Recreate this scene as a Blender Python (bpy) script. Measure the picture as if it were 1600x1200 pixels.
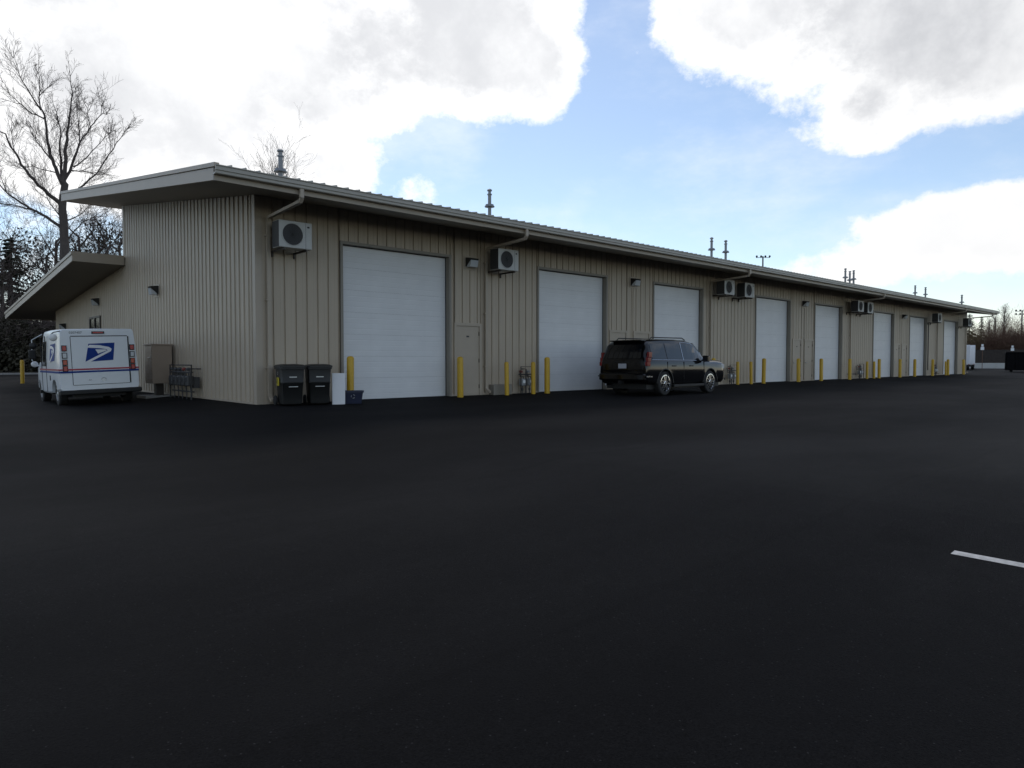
import bpy, bmesh, math, random
from mathutils import Vector, Matrix

for o in list(bpy.data.objects):
    bpy.data.objects.remove(o)
S = bpy.context.scene
COL = S.collection
R = math.radians
rnd = random.Random(7)

# ---------------------------------------------------------------- camera
cam_d = bpy.data.cameras.new('camera')
cam = bpy.data.objects.new('camera', cam_d)
COL.objects.link(cam)
cam_d.sensor_width = 36.0
cam_d.lens = 24.234
cam_d.clip_start = 0.05
cam_d.clip_end = 3000
cam.location = (-6.957, -16.947, 1.091)
YAW, PITCH = 0.7443, -0.0335
fwd = Vector((math.sin(YAW) * math.cos(PITCH), math.cos(YAW) * math.cos(PITCH), math.sin(PITCH)))
cam.rotation_euler = fwd.to_track_quat('-Z', 'Y').to_euler()
S.camera = cam

# ---------------------------------------------------------------- world, sun, exposure
SUN_AZ, SUN_EL = 0.48, R(50)          # compass angle from +Y towards +X
world = bpy.data.worlds.new('World')
S.world = world
world.use_nodes = True
world.cycles.sampling_method = 'MANUAL'
world.cycles.sample_map_resolution = 512
nt = world.node_tree
nt.nodes.clear()
N, L = nt.nodes, nt.links


def nd(tree, typ, **kw):
    n = tree.nodes.new(typ)
    for k, v in kw.items():
        setattr(n, k, v)
    return n


def wmath(op, a, b=None, c=None, clamp=False):
    n = nd(nt, 'ShaderNodeMath', operation=op, use_clamp=clamp)
    for i, v in enumerate((a, b, c)):
        if v is None:
            continue
        if isinstance(v, (int, float)):
            n.inputs[i].default_value = v
        else:
            L.new(v, n.inputs[i])
    return n.outputs[0]


def wmap(v, a, b, c, d, smooth=True):
    n = nd(nt, 'ShaderNodeMapRange')
    if smooth:
        n.interpolation_type = 'SMOOTHSTEP'
    L.new(v, n.inputs[0])
    for i, x in enumerate((a, b, c, d)):
        n.inputs[1 + i].default_value = x
    return n.outputs[0]


tc = nd(nt, 'ShaderNodeTexCoord')
nrm = nd(nt, 'ShaderNodeVectorMath', operation='NORMALIZE')
L.new(tc.outputs['Generated'], nrm.inputs[0])
DIR = nrm.outputs[0]
sep = nd(nt, 'ShaderNodeSeparateXYZ')
L.new(DIR, sep.inputs[0])
az = wmath('ARCTAN2', sep.outputs[0], sep.outputs[1])
el = wmath('ARCSINE', sep.outputs[2])
comb = nd(nt, 'ShaderNodeCombineXYZ')
L.new(az, comb.inputs[0])
L.new(el, comb.inputs[1])


def noise(scale, detail, rough, vec=DIR, off=(0, 0, 0), stretch=(1, 1, 1)):
    m = nd(nt, 'ShaderNodeMapping')
    m.inputs['Location'].default_value = off
    m.inputs['Scale'].default_value = stretch
    L.new(vec, m.inputs[0])
    n = nd(nt, 'ShaderNodeTexNoise')
    n.inputs['Scale'].default_value = scale
    n.inputs['Detail'].default_value = detail
    n.inputs['Roughness'].default_value = rough
    L.new(m.outputs[0], n.inputs['Vector'])
    return n.outputs['Fac']


sky = nd(nt, 'ShaderNodeTexSky', sky_type='NISHITA')
sky.sun_disc = False
sky.sun_elevation = SUN_EL
sky.sun_rotation = SUN_AZ
sky.dust_density = 0.2
sky.ozone_density = 1.0
sky.air_density = 1.0
# cumulus banks: (azimuth, elevation, half width, half height, weight)
BANKS = [(0.16, 0.40, 0.42, 0.24, .66), (0.46, 0.44, 0.28, 0.12, .50), (0.72, 0.445, 0.135, 0.10, .85), (0.79, 0.375, .055, .05, .45),
         (0.32, 0.27, 0.24, 0.10, .46), (0.60, 0.37, 0.12, 0.05, .26),
         (0.612, 0.235, 0.045, 0.026, .50), (0.50, 0.26, .055, .028, .34),
         (1.32, 0.47, 0.30, 0.17, .95), (1.20, 0.285, 0.075, 0.045, .62), (1.40, 0.36, 0.16, 0.09, .60), (1.03, 0.47, .11, .07, .66),
         (1.34, 0.150, 0.17, 0.060, .85), (1.14, 0.110, 0.10, 0.040, .55), (1.50, 0.17, 0.2, 0.06, .6),
         (0.912, 0.411, .018, .015, .36),
         (0.98, 0.25, 0.26, 0.13, -.40), (0.90, 0.42, 0.06, 0.12, -.34), (0.70, 0.25, 0.16, 0.07, -.25), (1.36, 0.235, 0.22, 0.030, -.20),
         (0.80, 0.18, .22, .08, -.3), (0.98, 0.14, .10, .06, -.2)]
dens = wmath('MULTIPLY', wmath('SUBTRACT', noise(2.3, 3, .55, off=(3.1, .7, 1.9), stretch=(1, 1, 1.7)), .56), 1.0)
puff = wmath('MULTIPLY', wmath('SUBTRACT', noise(11.0, 7, .66, off=(1, 2, 3), stretch=(1, 1, 1.3)), .5), 1.5)
dens = wmath('ADD', dens, puff)
for a0, e0, sa, se, w in BANKS:
    s1 = nd(nt, 'ShaderNodeVectorMath', operation='SUBTRACT')
    L.new(comb.outputs[0], s1.inputs[0])
    s1.inputs[1].default_value = (a0, e0, 0)
    s2 = nd(nt, 'ShaderNodeVectorMath', operation='MULTIPLY')
    L.new(s1.outputs[0], s2.inputs[0])
    s2.inputs[1].default_value = (1 / sa, 1 / se, 0)
    s3 = nd(nt, 'ShaderNodeVectorMath', operation='LENGTH')
    L.new(s2.outputs[0], s3.inputs[0])
    dens = wmath('ADD', dens, wmap(s3.outputs['Value'], .25, 1.45, w, 0))
mask = wmap(dens, -.04, .42, 0, 1)
veil = wmap(noise(3.4, 6, .62, off=(7, 1, 4), stretch=(1, 1, 2.2)), .40, .78, .08, .50)
horizon_veil = wmap(el, 0, .20, .42, 0)
veil = wmath('MAXIMUM', veil, horizon_veil)
mask = wmath('MAXIMUM', mask, veil)
# cloud light: bright towards the hidden sun, grey undersides where thick
sd = nd(nt, 'ShaderNodeVectorMath', operation='DOT_PRODUCT')
L.new(DIR, sd.inputs[0])
sd.inputs[1].default_value = (math.sin(SUN_AZ) * math.cos(SUN_EL), math.cos(SUN_AZ) * math.cos(SUN_EL), math.sin(SUN_EL))
glow = wmap(sd.outputs['Value'], .45, 1.0, 0, 1)
thick = wmap(dens, .36, .95, 0, 1)
grey = wmath('MULTIPLY', thick, wmap(noise(5.0, 6, .62, off=(5, 5, 1)), .30, .66, .30, 1))
grey = wmath('MULTIPLY', grey, wmap(el, .14, .36, .18, 1))      # low clouds are seen from the side, high ones from below
grey = wmath('MULTIPLY', grey, wmap(sd.outputs['Value'], .66, .88, 1, .74))
lum = wmath('SUBTRACT', 1.05, wmath('MULTIPLY', grey, .47))
lum = wmath('MULTIPLY', lum, wmath('ADD', 1.0, wmath('MULTIPLY', glow, .22)))
cl = nd(nt, 'ShaderNodeMix', data_type='RGBA')
L.new(grey, cl.inputs['Factor'])
cl.inputs['A'].default_value = (1, 1, 1, 1)
cl.inputs['B'].default_value = (.93, .95, 1.0, 1)
cls = nd(nt, 'ShaderNodeVectorMath', operation='SCALE')
L.new(cl.outputs['Result'], cls.inputs[0])
SKY_STRENGTH = 0.142
L.new(wmath('DIVIDE', lum, SKY_STRENGTH), cls.inputs['Scale'])
mixc = nd(nt, 'ShaderNodeMix', data_type='RGBA')
L.new(mask, mixc.inputs['Factor'])
L.new(sky.outputs[0], mixc.inputs['A'])
L.new(cls.outputs[0], mixc.inputs['B'])
bg = nd(nt, 'ShaderNodeBackground')
bg.inputs['Strength'].default_value = SKY_STRENGTH
L.new(mixc.outputs['Result'], bg.inputs['Color'])
wo = nd(nt, 'ShaderNodeOutputWorld')
L.new(bg.outputs[0], wo.inputs[0])

sun_d = bpy.data.lights.new('sun', 'SUN')
sun = bpy.data.objects.new('sun', sun_d)
COL.objects.link(sun)
sun_d.energy = 0.5
sun_d.angle = R(16)
sun_d.color = (1.0, .95, .88)
sv = Vector((math.sin(SUN_AZ) * math.cos(SUN_EL), math.cos(SUN_AZ) * math.cos(SUN_EL), math.sin(SUN_EL)))
sun.rotation_euler = (-sv).to_track_quat('-Z', 'Y').to_euler()
sun.location = sv * 60
vs = S.view_settings
vs.view_transform = 'Standard'
vs.look = 'None'
vs.gamma = 1
vs.exposure = 0.0
vs.use_curve_mapping = False


# ---------------------------------------------------------------- materials
def mat(name, base, rough=.6, metal=0, var=.12, vscale=3.0, bump=0, bscale=60, spec=.5, coat=0, dirt=None, alpha=None, trans=0, stretch=(1, 1, 1), coords='Object'):
    m = bpy.data.materials.new(name)
    m.use_nodes = True
    t = m.node_tree
    b = t.nodes['Principled BSDF']
    b.inputs['Roughness'].default_value = rough
    b.inputs['Metallic'].default_value = metal
    b.inputs['Specular IOR Level'].default_value = spec
    b.inputs['Coat Weight'].default_value = coat
    b.inputs['Coat Roughness'].default_value = .04
    b.inputs['Transmission Weight'].default_value = trans
    c = t.nodes.new('ShaderNodeTexCoord')
    mp = t.nodes.new('ShaderNodeMapping')
    mp.inputs['Scale'].default_value = stretch
    t.links.new(c.outputs[coords], mp.inputs[0])
    n = t.nodes.new('ShaderNodeTexNoise')
    n.inputs['Scale'].default_value = vscale
    n.inputs['Detail'].default_value = 6
    n.inputs['Roughness'].default_value = .6
    t.links.new(mp.outputs[0], n.inputs['Vector'])
    r = t.nodes.new('ShaderNodeMix')
    r.data_type = 'RGBA'
    r.inputs['A'].default_value = tuple(max(0, x * (1 - var * 2)) for x in base) + (1,)
    d = dirt if dirt else tuple(min(1, x * (1 + var * 2)) for x in base)
    r.inputs['B'].default_value = tuple(d) + (1,)
    t.links.new(n.outputs['Fac'], r.inputs['Factor'])
    t.links.new(r.outputs['Result'], b.inputs['Base Color'])
    if bump:
        n2 = t.nodes.new('ShaderNodeTexNoise')
        n2.inputs['Scale'].default_value = bscale
        n2.inputs['Detail'].default_value = 4
        t.links.new(mp.outputs[0], n2.inputs['Vector'])
        bp = t.nodes.new('ShaderNodeBump')
        bp.inputs['Strength'].default_value = bump
        bp.inputs['Distance'].default_value = .01
        t.links.new(n2.outputs['Fac'], bp.inputs['Height'])
        t.links.new(bp.outputs[0], b.inputs['Normal'])
    return m


M = {}
M['siding'] = mat('painted_siding', (.46, .385, .29), .48, var=.07, vscale=1.3, stretch=(1.5, 1.5, .25), bump=.05, bscale=3)
M['trim'] = mat('painted_trim', (.42, .355, .275), .45, var=.05, vscale=2)
M['jamb'] = mat('jamb_trim', (.25, .225, .185), .5, var=.05)
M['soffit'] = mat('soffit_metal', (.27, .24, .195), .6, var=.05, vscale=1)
M['gutter'] = mat('gutter_metal', (.42, .39, .33), .38, var=.06, vscale=1.2)
M['roofing'] = mat('roof_sheet', (.36, .34, .28), .4, var=.05)
M['doorwhite'] = mat('white_door_steel', (.73, .735, .73), .42, var=.05, vscale=1.4, bump=.03, bscale=2)
M['gasket'] = mat('black_rubber', (.012, .012, .013), .7, var=.1)
M['concrete'] = mat('concrete', (.30, .29, .27), .85, var=.18, vscale=5, bump=.3, bscale=80)
M['yellow'] = mat('yellow_sleeve', (.62, .36, .012), .38, var=.10, vscale=4, dirt=(.68, .42, .02))
M['acwhite'] = mat('ac_casing', (.50, .50, .47), .45, var=.05)
M['acgrey'] = mat('ac_grille', (.055, .055, .056), .6, var=.1)
M['acside'] = mat('ac_fins', (.035, .034, .033), .6, var=.1)
M['galv'] = mat('galvanised_steel', (.45, .46, .47), .35, metal=.85, var=.1, vscale=9)
M['fluemetal'] = mat('weathered_flue_steel', (.26, .27, .28), .5, metal=.6, var=.15, vscale=9)
M['pipe'] = mat('grey_pipe', (.055, .055, .056), .5, var=.15, vscale=8)
M['meter'] = mat('meter_grey', (.27, .28, .28), .5, var=.1, vscale=8)
M['regred'] = mat('regulator_red', (.22, .04, .03), .5, var=.1)
M['blackmetal'] = mat('black_metal', (.016, .015, .014), .45, var=.15)
M['bronze'] = mat('bronze_metal', (.045, .036, .03), .45, var=.1)
M['lens'] = mat('prismatic_lens', (.55, .57, .58), .18, var=.05, vscale=30)
M['cart'] = mat('cart_plastic', (.0075, .008, .008), .5, var=.15, vscale=3, bump=.15, bscale=150)
M['cartlid'] = mat('cart_lid_plastic', (.012, .0125, .0125), .45, var=.12, vscale=3)
M['bluebin'] = mat('blue_plastic', (.010, .016, .045), .45, var=.1)
M['white'] = mat('white_paint', (.78, .79, .80), .35, var=.03, vscale=2)
M['foam'] = mat('white_board', (.80, .81, .80), .6, var=.03)
M['vanwhite'] = mat('van_paint', (.74, .77, .79), .32, var=.05, vscale=1.6, coat=.3)
M['blue'] = mat('emblem_blue', (.010, .045, .24), .5, var=.04, spec=.15)
M['red'] = mat('stripe_red', (.40, .02, .045), .35, var=.04)
M['lampred'] = mat('lamp_red', (.42, .025, .018), .2, var=.15, vscale=40)
M['suvlamp'] = mat('suv_lamp_red', (.20, .010, .010), .15, var=.1, vscale=20)
M['lampamber'] = mat('lamp_amber', (.48, .06, .02), .2, var=.15, vscale=40)
M['tyre'] = mat('tyre_rubber', (.014, .014, .014), .75, var=.2, vscale=12)
M['glass'] = mat('dark_glass', (.012, .016, .018), .04, var=.1, spec=.6)
M['vanglass'] = mat('van_glass', (.010, .012, .013), .12, var=.1, spec=.12)
M['suvglass'] = mat('tinted_glass', (.006, .007, .009), .02, var=.05, spec=.75)
M['suvpaint'] = mat('black_paint', (.0035, .0033, .004), .10, var=.02, spec=.4, coat=.35)
M['chrome'] = mat('chrome', (.72, .73, .75), .12, metal=1, var=.04)
M['rim'] = mat('wheel_alloy', (.66, .67, .69), .25, metal=.9, var=.05)
M['plastic'] = mat('dark_plastic', (.012, .012, .012), .55, var=.1)
M['plate'] = mat('plate_white', (.42, .43, .46), .4, var=.1, vscale=20)
M['sticker'] = mat('yellow_sticker', (.60, .48, .02), .4, var=.08)
M['mailbox'] = mat('mailbox_bronze', (.38, .30, .23), .45, var=.05)
M['paintline'] = mat('road_paint', (.56, .52, .47), .7, var=.32, vscale=22, bump=.4, bscale=120)
M['bark'] = mat('bark', (.095, .078, .068), .9, var=.25, vscale=6, bump=.6, bscale=30)
M['twig'] = mat('twig_bark', (.12, .092, .08), .9, var=.2, vscale=3)
M['redtwig'] = mat('reddish_twigs', (.13, .075, .05), .9, var=.25, vscale=1.5)
M['yelltwig'] = mat('yellowish_twigs', (.15, .12, .055), .9, var=.25, vscale=1.5)
M['ivy'] = mat('dark_leaves', (.042, .038, .024), .7, var=.35, vscale=2.5, spec=.2)
M['conifer'] = mat('conifer_needles', (.022, .034, .022), .75, var=.35, vscale=3, spec=.2)
M['soil'] = mat('leaf_litter', (.06, .05, .035), .95, var=.3, vscale=1.5, bump=.8, bscale=8)
M['container'] = mat('black_container_steel', (.008, .008, .009), .9, var=.3, vscale=2, spec=.08)
M['fence'] = mat('brown_fence_boards', (.045, .036, .030), .85, var=.3, vscale=3)
M['inside'] = mat('dark_interior', (.02, .02, .02), .9, var=.1)


def asphalt():
    m = bpy.data.materials.new('fresh_asphalt')
    m.use_nodes = True
    t = m.node_tree
    b = t.nodes['Principled BSDF']
    c = t.nodes.new('ShaderNodeTexCoord')
    lk = t.links.new

    def nz(scale, det, rough=.6, st=(1, 1, 1)):
        mp = t.nodes.new('ShaderNodeMapping')
        mp.inputs['Scale'].default_value = st
        lk(c.outputs['Object'], mp.inputs[0])
        n = t.nodes.new('ShaderNodeTexNoise')
        n.inputs['Scale'].default_value = scale
        n.inputs['Detail'].default_value = det
        n.inputs['Roughness'].default_value = rough
        lk(mp.outputs[0], n.inputs['Vector'])
        return n.outputs['Fac']

    def mr(v, a, b_, c_, d_):
        n = t.nodes.new('ShaderNodeMapRange')
        lk(v, n.inputs[0])
        for i, x in enumerate((a, b_, c_, d_)):
            n.inputs[i + 1].default_value = x
        return n.outputs[0]

    def mu(a, b_, op='MULTIPLY'):
        n = t.nodes.new('ShaderNodeMath')
        n.operation = op
        lk(a, n.inputs[0])
        if isinstance(b_, float):
            n.inputs[1].default_value = b_
        else:
            lk(b_, n.inputs[1])
        return n.outputs[0]
    big = mr(nz(.16, 5, .6, (.6, 1, 1)), .3, .7, .62, 1.45)
    lane = mr(nz(.30, 3, .5, (.12, 1.0, 1)), .35, .65, .84, 1.16)      # paving passes laid along the building
    grain = mr(nz(95, 3, .75), .3, .72, .28, 2.1)
    mid = mr(nz(7, 5, .7), .3, .7, .85, 1.15)
    # paving joints along the building, every 3.7 m, slightly wandering, and a few scuffed tracks
    sx = t.nodes.new('ShaderNodeSeparateXYZ')
    lk(c.outputs['Object'], sx.inputs[0])
    wob = mu(mr(nz(.35, 3, .6), 0, 1, -.25, .25), sx.outputs[1], 'ADD')
    per = mu(mu(wob, 3.7, 'DIVIDE'), .37, 'ADD')
    fr = t.nodes.new('ShaderNodeMath')
    fr.operation = 'FRACT'
    lk(per, fr.inputs[0])
    dist = mu(mu(fr.outputs[0], .5, 'SUBTRACT'), 1.0)
    ab = t.nodes.new('ShaderNodeMath')
    ab.operation = 'ABSOLUTE'
    lk(dist, ab.inputs[0])
    joint = mr(ab.outputs[0], .002, .014, .80, 1.0)
    scuff = mr(nz(.8, 5, .7, (.25, 1.6, 1)), .60, .72, 1.0, 1.35)
    stain = mr(nz(.55, 4, .65), .66, .74, 1.0, .72)
    seam = mu(mu(joint, scuff), stain)
    v = t.nodes.new('ShaderNodeTexVoronoi')
    v.inputs['Scale'].default_value = 60
    lk(c.outputs['Object'], v.inputs['Vector'])
    vsep = t.nodes.new('ShaderNodeSeparateColor')
    lk(v.outputs['Color'], vsep.inputs[0])
    near = mr(v.outputs['Distance'], .0, .34, 1, 0)
    speck = mu(mr(vsep.outputs[0], .94, .98, 0, 1), near)
    val = mu(mu(mu(big, lane), mu(grain, mu(mid, seam))), .0076)
    val = mu(val, mu(speck, .07), 'ADD')
    cc = t.nodes.new('ShaderNodeCombineColor')
    lk(val, cc.inputs[0])
    lk(mu(val, .93), cc.inputs[1])
    lk(mu(val, .93), cc.inputs[2])
    lk(cc.outputs[0], b.inputs['Base Color'])
    lk(mr(nz(.22, 4, .6, (.5, 1, 1)), .3, .7, .70, .88), b.inputs['Roughness'])
    b.inputs['Specular IOR Level'].default_value = .055
    bp = t.nodes.new('ShaderNodeBump')
    bp.inputs['Strength'].default_value = .75
    bp.inputs['Distance'].default_value = .006
    lk(mu(nz(70, 4, .8), mu(near, .5), 'ADD'), bp.inputs['Height'])
    lk(bp.outputs[0], b.inputs['Normal'])
    return m


M['asphalt'] = asphalt()


# ---------------------------------------------------------------- mesh helpers
class MB:
    def __init__(s):
        s.v, s.f = [], []

    def add(s, vs_, fs):
        k = len(s.v)
        s.v += [tuple(p) for p in vs_]
        s.f += [tuple(i + k for i in f) for f in fs]
        return s

    def box(s, x0, x1, y0, y1, z0, z1):
        return s.add([(x0, y0, z0), (x1, y0, z0), (x1, y1, z0), (x0, y1, z0), (x0, y0, z1), (x1, y0, z1), (x1, y1, z1), (x0, y1, z1)],
                     [(0, 3, 2, 1), (4, 5, 6, 7), (0, 1, 5, 4), (1, 2, 6, 5), (2, 3, 7, 6), (3, 0, 4, 7)])

    def hexa(s, b, t):
        return s.add(list(b) + list(t), [(0, 3, 2, 1), (4, 5, 6, 7), (0, 1, 5, 4), (1, 2, 6, 5), (2, 3, 7, 6), (3, 0, 4, 7)])

    def tube(s, path, rad, n=8, caps=True):
        path = [Vector(p) for p in path]
        if isinstance(rad, (int, float)):
            rad = [rad] * len(path)
        rings = []
        up = None
        for i, p in enumerate(path):
            a = path[max(0, i - 1)]
            b = path[min(len(path) - 1, i + 1)]
            d = (b - a)
            if d.length < 1e-9:
                d = Vector((0, 0, 1))
            d.normalize()
            if up is None:
                up = d.orthogonal().normalized()
            else:
                up = (up - d * up.dot(d))
                up = up.normalized() if up.length > 1e-6 else d.orthogonal().normalized()
            w = d.cross(up)
            rings.append([p + (up * math.cos(q) + w * math.sin(q)) * rad[i] for q in [2 * math.pi * j / n for j in range(n)]])
        vs_ = [q for r_ in rings for q in r_]
        fs = []
        for i in range(len(path) - 1):
            for j in range(n):
                a, b = i * n + j, i * n + (j + 1) % n
                fs.append((a, b, b + n, a + n))
        if caps:
            fs.append(tuple(range(n - 1, -1, -1)))
            k = (len(path) - 1) * n
            fs.append(tuple(range(k, k + n)))
        return s.add(vs_, fs)

    def lathe(s, prof, c=(0, 0, 0), axis='Z', n=24, caps=True):
        vs_, fs = [], []
        for r_, h in prof:
            for j in range(n):
                q = 2 * math.pi * j / n
                a, b = r_ * math.cos(q), r_ * math.sin(q)
                p = {'Z': (a, b, h), 'Y': (a, h, b), 'X': (h, a, b)}[axis]
                vs_.append((p[0] + c[0], p[1] + c[1], p[2] + c[2]))
        m_ = len(prof)
        for i in range(m_ - 1):
            for j in range(n):
                a, b = i * n + j, i * n + (j + 1) % n
                fs.append((a, b, b + n, a + n) if axis != 'Y' else (a, a + n, b + n, b))
        if caps and prof[0][0] > 1e-6:
            fs.append(tuple(range(n - 1, -1, -1)))
        if caps and prof[-1][0] > 1e-6:
            fs.append(tuple(range((m_ - 1) * n, m_ * n)))
        return s.add(vs_, fs)

    def prism(s, poly, fn, d0, d1):
        """poly in 2-D, fn(a, b, d) -> point"""
        n = len(poly)
        vs_ = [fn(a, b, d0) for a, b in poly] + [fn(a, b, d1) for a, b in poly]
        fs = [tuple(range(n)), tuple(range(2 * n - 1, n - 1, -1))]
        fs += [(i, i + n, (i + 1) % n + n, (i + 1) % n) for i in range(n)]
        return s.add(vs_, fs)

    def mesh(s, name, m, smooth=False, fix=True):
        me = bpy.data.meshes.new(name)
        me.from_pydata(s.v, [], s.f)
        if fix:
            bm = bmesh.new()
            bm.from_mesh(me)
            bmesh.ops.recalc_face_normals(bm, faces=bm.faces)
            bm.to_mesh(me)
            bm.free()
        if m is not None:
            me.materials.append(M[m] if isinstance(m, str) else m)
        if smooth:
            me.polygons.foreach_set('use_smooth', [True] * len(me.polygons))
            try:
                me.set_sharp_from_angle(angle=R(38))
            except Exception:
                pass
        me.update()
        return me

    def build(s, name, m, parent=None, smooth=False, bevel=0, fix=True, segs=2):
        o = bpy.data.objects.new(name, s.mesh(name, m, smooth, fix))
        COL.objects.link(o)
        if parent is not None:
            o.parent = parent
        if bevel:
            bv = o.modifiers.new('bevel', 'BEVEL')
            bv.width = bevel
            bv.segments = segs
            bv.limit_method = 'ANGLE'
            bv.angle_limit = R(40)
        return o


def inst(name, me, parent, loc=(0, 0, 0), rot=(0, 0, 0), sc=(1, 1, 1)):
    o = bpy.data.objects.new(name, me)
    COL.objects.link(o)
    o.parent = parent
    o.location, o.rotation_euler, o.scale = loc, rot, sc
    return o


def tag(o, label, cat, group=None):
    o['label'] = label
    o['category'] = cat
    if group:
        o['group'] = group
    return o


def thing(name, label, cat, loc=(0, 0, 0), rz=0, group=None):
    o = bpy.data.objects.new(name, None)
    o.empty_display_size = .2
    COL.objects.link(o)
    o.location = loc
    o.rotation_euler = (0, 0, rz)
    return tag(o, label, cat, group)


def copy_tree(o, parent=None):
    c = o.copy()
    COL.objects.link(c)
    c.parent = parent
    for ch in [x for x in o.children]:
        copy_tree(ch, c)
    return c


def struct(name, mb, m, **k):
    o = mb.build(name, m, None, **k)
    o['kind'] = 'structure'
    return o


def text_mesh(txt, size, m, name):
    cu = bpy.data.curves.new(name, 'FONT')
    cu.body = txt
    cu.size = size
    cu.align_x = 'CENTER'
    cu.align_y = 'CENTER'
    cu.extrude = .001
    ob = bpy.data.objects.new(name, cu)
    COL.objects.link(ob)
    dg = bpy.context.evaluated_depsgraph_get()
    me = bpy.data.meshes.new_from_object(ob.evaluated_get(dg))
    bpy.data.objects.remove(ob)
    bpy.data.curves.remove(cu)
    me.materials.clear()
    me.materials.append(M[m])
    return me


# ---------------------------------------------------------------- ground
def gz(x, y):
    z = -.45 * (1 - math.exp(min(0, y) / 18))
    fade = 1 / (1 + math.exp((y - 34) / 3)) if y > 0 else 1
    z -= .20 * (1 - math.exp(min(0, x) / 2.0)) * fade
    return z


def axis_lines(lo, hi, fine_lo, fine_hi, step):
    a = []
    x = fine_lo
    while x <= fine_hi:
        a.append(x)
        x += step
    g, x = step, fine_hi
    while x < hi:
        g *= 1.35
        x += g
        a.append(min(x, hi))
    g, x = step, fine_lo
    while x > lo:
        g *= 1.35
        x -= g
        a.insert(0, max(x, lo))
    return a


xs = axis_lines(-1500, 1500, -20, 20, .8)
ys = axis_lines(-1500, 1500, -24, 44, .8)
g = MB()
g.v = [(x, y, gz(x, y)) for y in ys for x in xs]
nx = len(xs)
g.f = [(j * nx + i, j * nx + i + 1, (j + 1) * nx + i + 1, (j + 1) * nx + i) for j in range(len(ys) - 1) for i in range(nx - 1)]
ground = struct('ground', g, 'asphalt', smooth=True, fix=False)

ln = MB()
yy = -15.42
while yy > -21:
    y2 = yy - .5
    ln.add([(-1.12, yy, gz(-1.12, yy) + .004), (-1.02, yy, gz(-1.02, yy) + .004), (-1.02, y2, gz(-1.02, y2) + .004), (-1.12, y2, gz(-1.12, y2) + .004)], [(0, 3, 2, 1)])
    yy = y2
struct('parking_line', ln, 'paintline')

# verge beyond the lot on the left, with its kerb
vg = MB()
vg.add([(-70, 50.6, .10), (60, 50.6, .10), (60, 130, 1.2), (-70, 130, 1.2)], [(0, 1, 2, 3)])
struct('verge', vg, 'soil')
for i in range(22):
    kb = MB().box(-32 + i * 3.0, -32 + i * 3.0 + 2.985, 50.3, 50.6, -.05, .13)
    if i == 0:
        kerb_root = struct('kerb', MB().box(-32, 34, 50.34, 50.58, -.06, .10), 'concrete')
    kb.build('kerb_stone', 'concrete', kerb_root)

# ---------------------------------------------------------------- the building
SL = .142


def zb(y):                       # underside of the main roof
    return 4.93 + SL * (y + 1.85)


def zl(y):                       # underside of the rear low roof
    return 4.70 - .0725 * (y - 12.05)


BX = 61.0
B = thing('warehouse_building', 'long beige metal warehouse with eight white roll-up doors and low rear roof', 'building')
DOORS = [2.40, 9.90, 16.58, 25.04, 31.70, 40.28, 47.06, 54.81]
DW, DH = 3.62, 4.27
PDOORS = [6.27, 13.78, 15.27, 29.02, 30.44, 44.02, 45.50]
PW, PH = .98, 2.22

# backing wall behind the profiled panels
wl = MB()
edges = [0.06]
for d in DOORS:
    edges += [d - .04, d + DW + .04]
edges.append(BX - .06)
for i in range(0, len(edges), 2):
    wl.box(edges[i], edges[i + 1], .05, .25, -.1, zb(0) + .1)
for d in DOORS:
    wl.box(d - .04, d + DW + .04, .05, .25, DH + .04, zb(0) + .1)
wl.build('front_wall', 'siding', B)


def prism_wall(y0, y1, z0, f, x0, x1, name):
    w = MB()
    w.hexa([(x0, y0, z0), (x1, y0, z0), (x1, y1, z0), (x0, y1, z0)], [(x0, y0, f(y0) + .06), (x1, y0, f(y0) + .06), (x1, y1, f(y1) + .06), (x0, y1, f(y1) + .06)])
    return w.build(name, 'siding', B)


prism_wall(.06, 12.24, -.2, zb, .06, .25, 'end_wall')
prism_wall(12.26, 26.0, -.2, zl, .06, .25, 'end_wall')
prism_wall(.06, 12.24, -.2, zb, BX - .25, BX - .0, 'end_wall')
prism_wall(12.26, 26.0, -.2, zl, BX - .25, BX - .0, 'end_wall')
MB().box(.30, BX - .30, 12.05, 12.24, 4.4, 6.98).build('clerestory_wall', 'siding', B)
MB().box(.05, BX, 26.0, 26.2, -.2, 3.72).build('rear_wall', 'siding', B)

# panels, 305 mm module: flat pan + recessed seam
PM = .3048
GW, GD = .050, .034


def panel(p0, p1, z0, z1, to3, parent, ztop2=None, GW=GW, GD=GD):
    """profile from p0 to p1 along the wall; to3(p, depth, z); seam at the p1 end"""
    z2 = z1 if ztop2 is None else ztop2
    w = p1 - p0
    prof = [(p0, .0), (p0 + (w - GW) * .333, 0), (p0 + (w - GW) * .36, .004), (p0 + (w - GW) * .64, .004), (p0 + (w - GW) * .667, 0), (p1 - GW, .0), (p1 - GW * .84, GD), (p1 - GW * .20, GD), (p1, 0)]
    mb = MB()
    vs_ = []
    for p, d in prof:
        t = (p - p0) / w
        vs_ += [to3(p, d, z0), to3(p, d, z1 + (z2 - z1) * t)]
    mb.add(vs_, [(2 * i, 2 * i + 2, 2 * i + 3, 2 * i + 1) for i in range(len(prof) - 1)])
    o = mb.build('wall_panel', 'siding', parent, fix=False)
    return o


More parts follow.
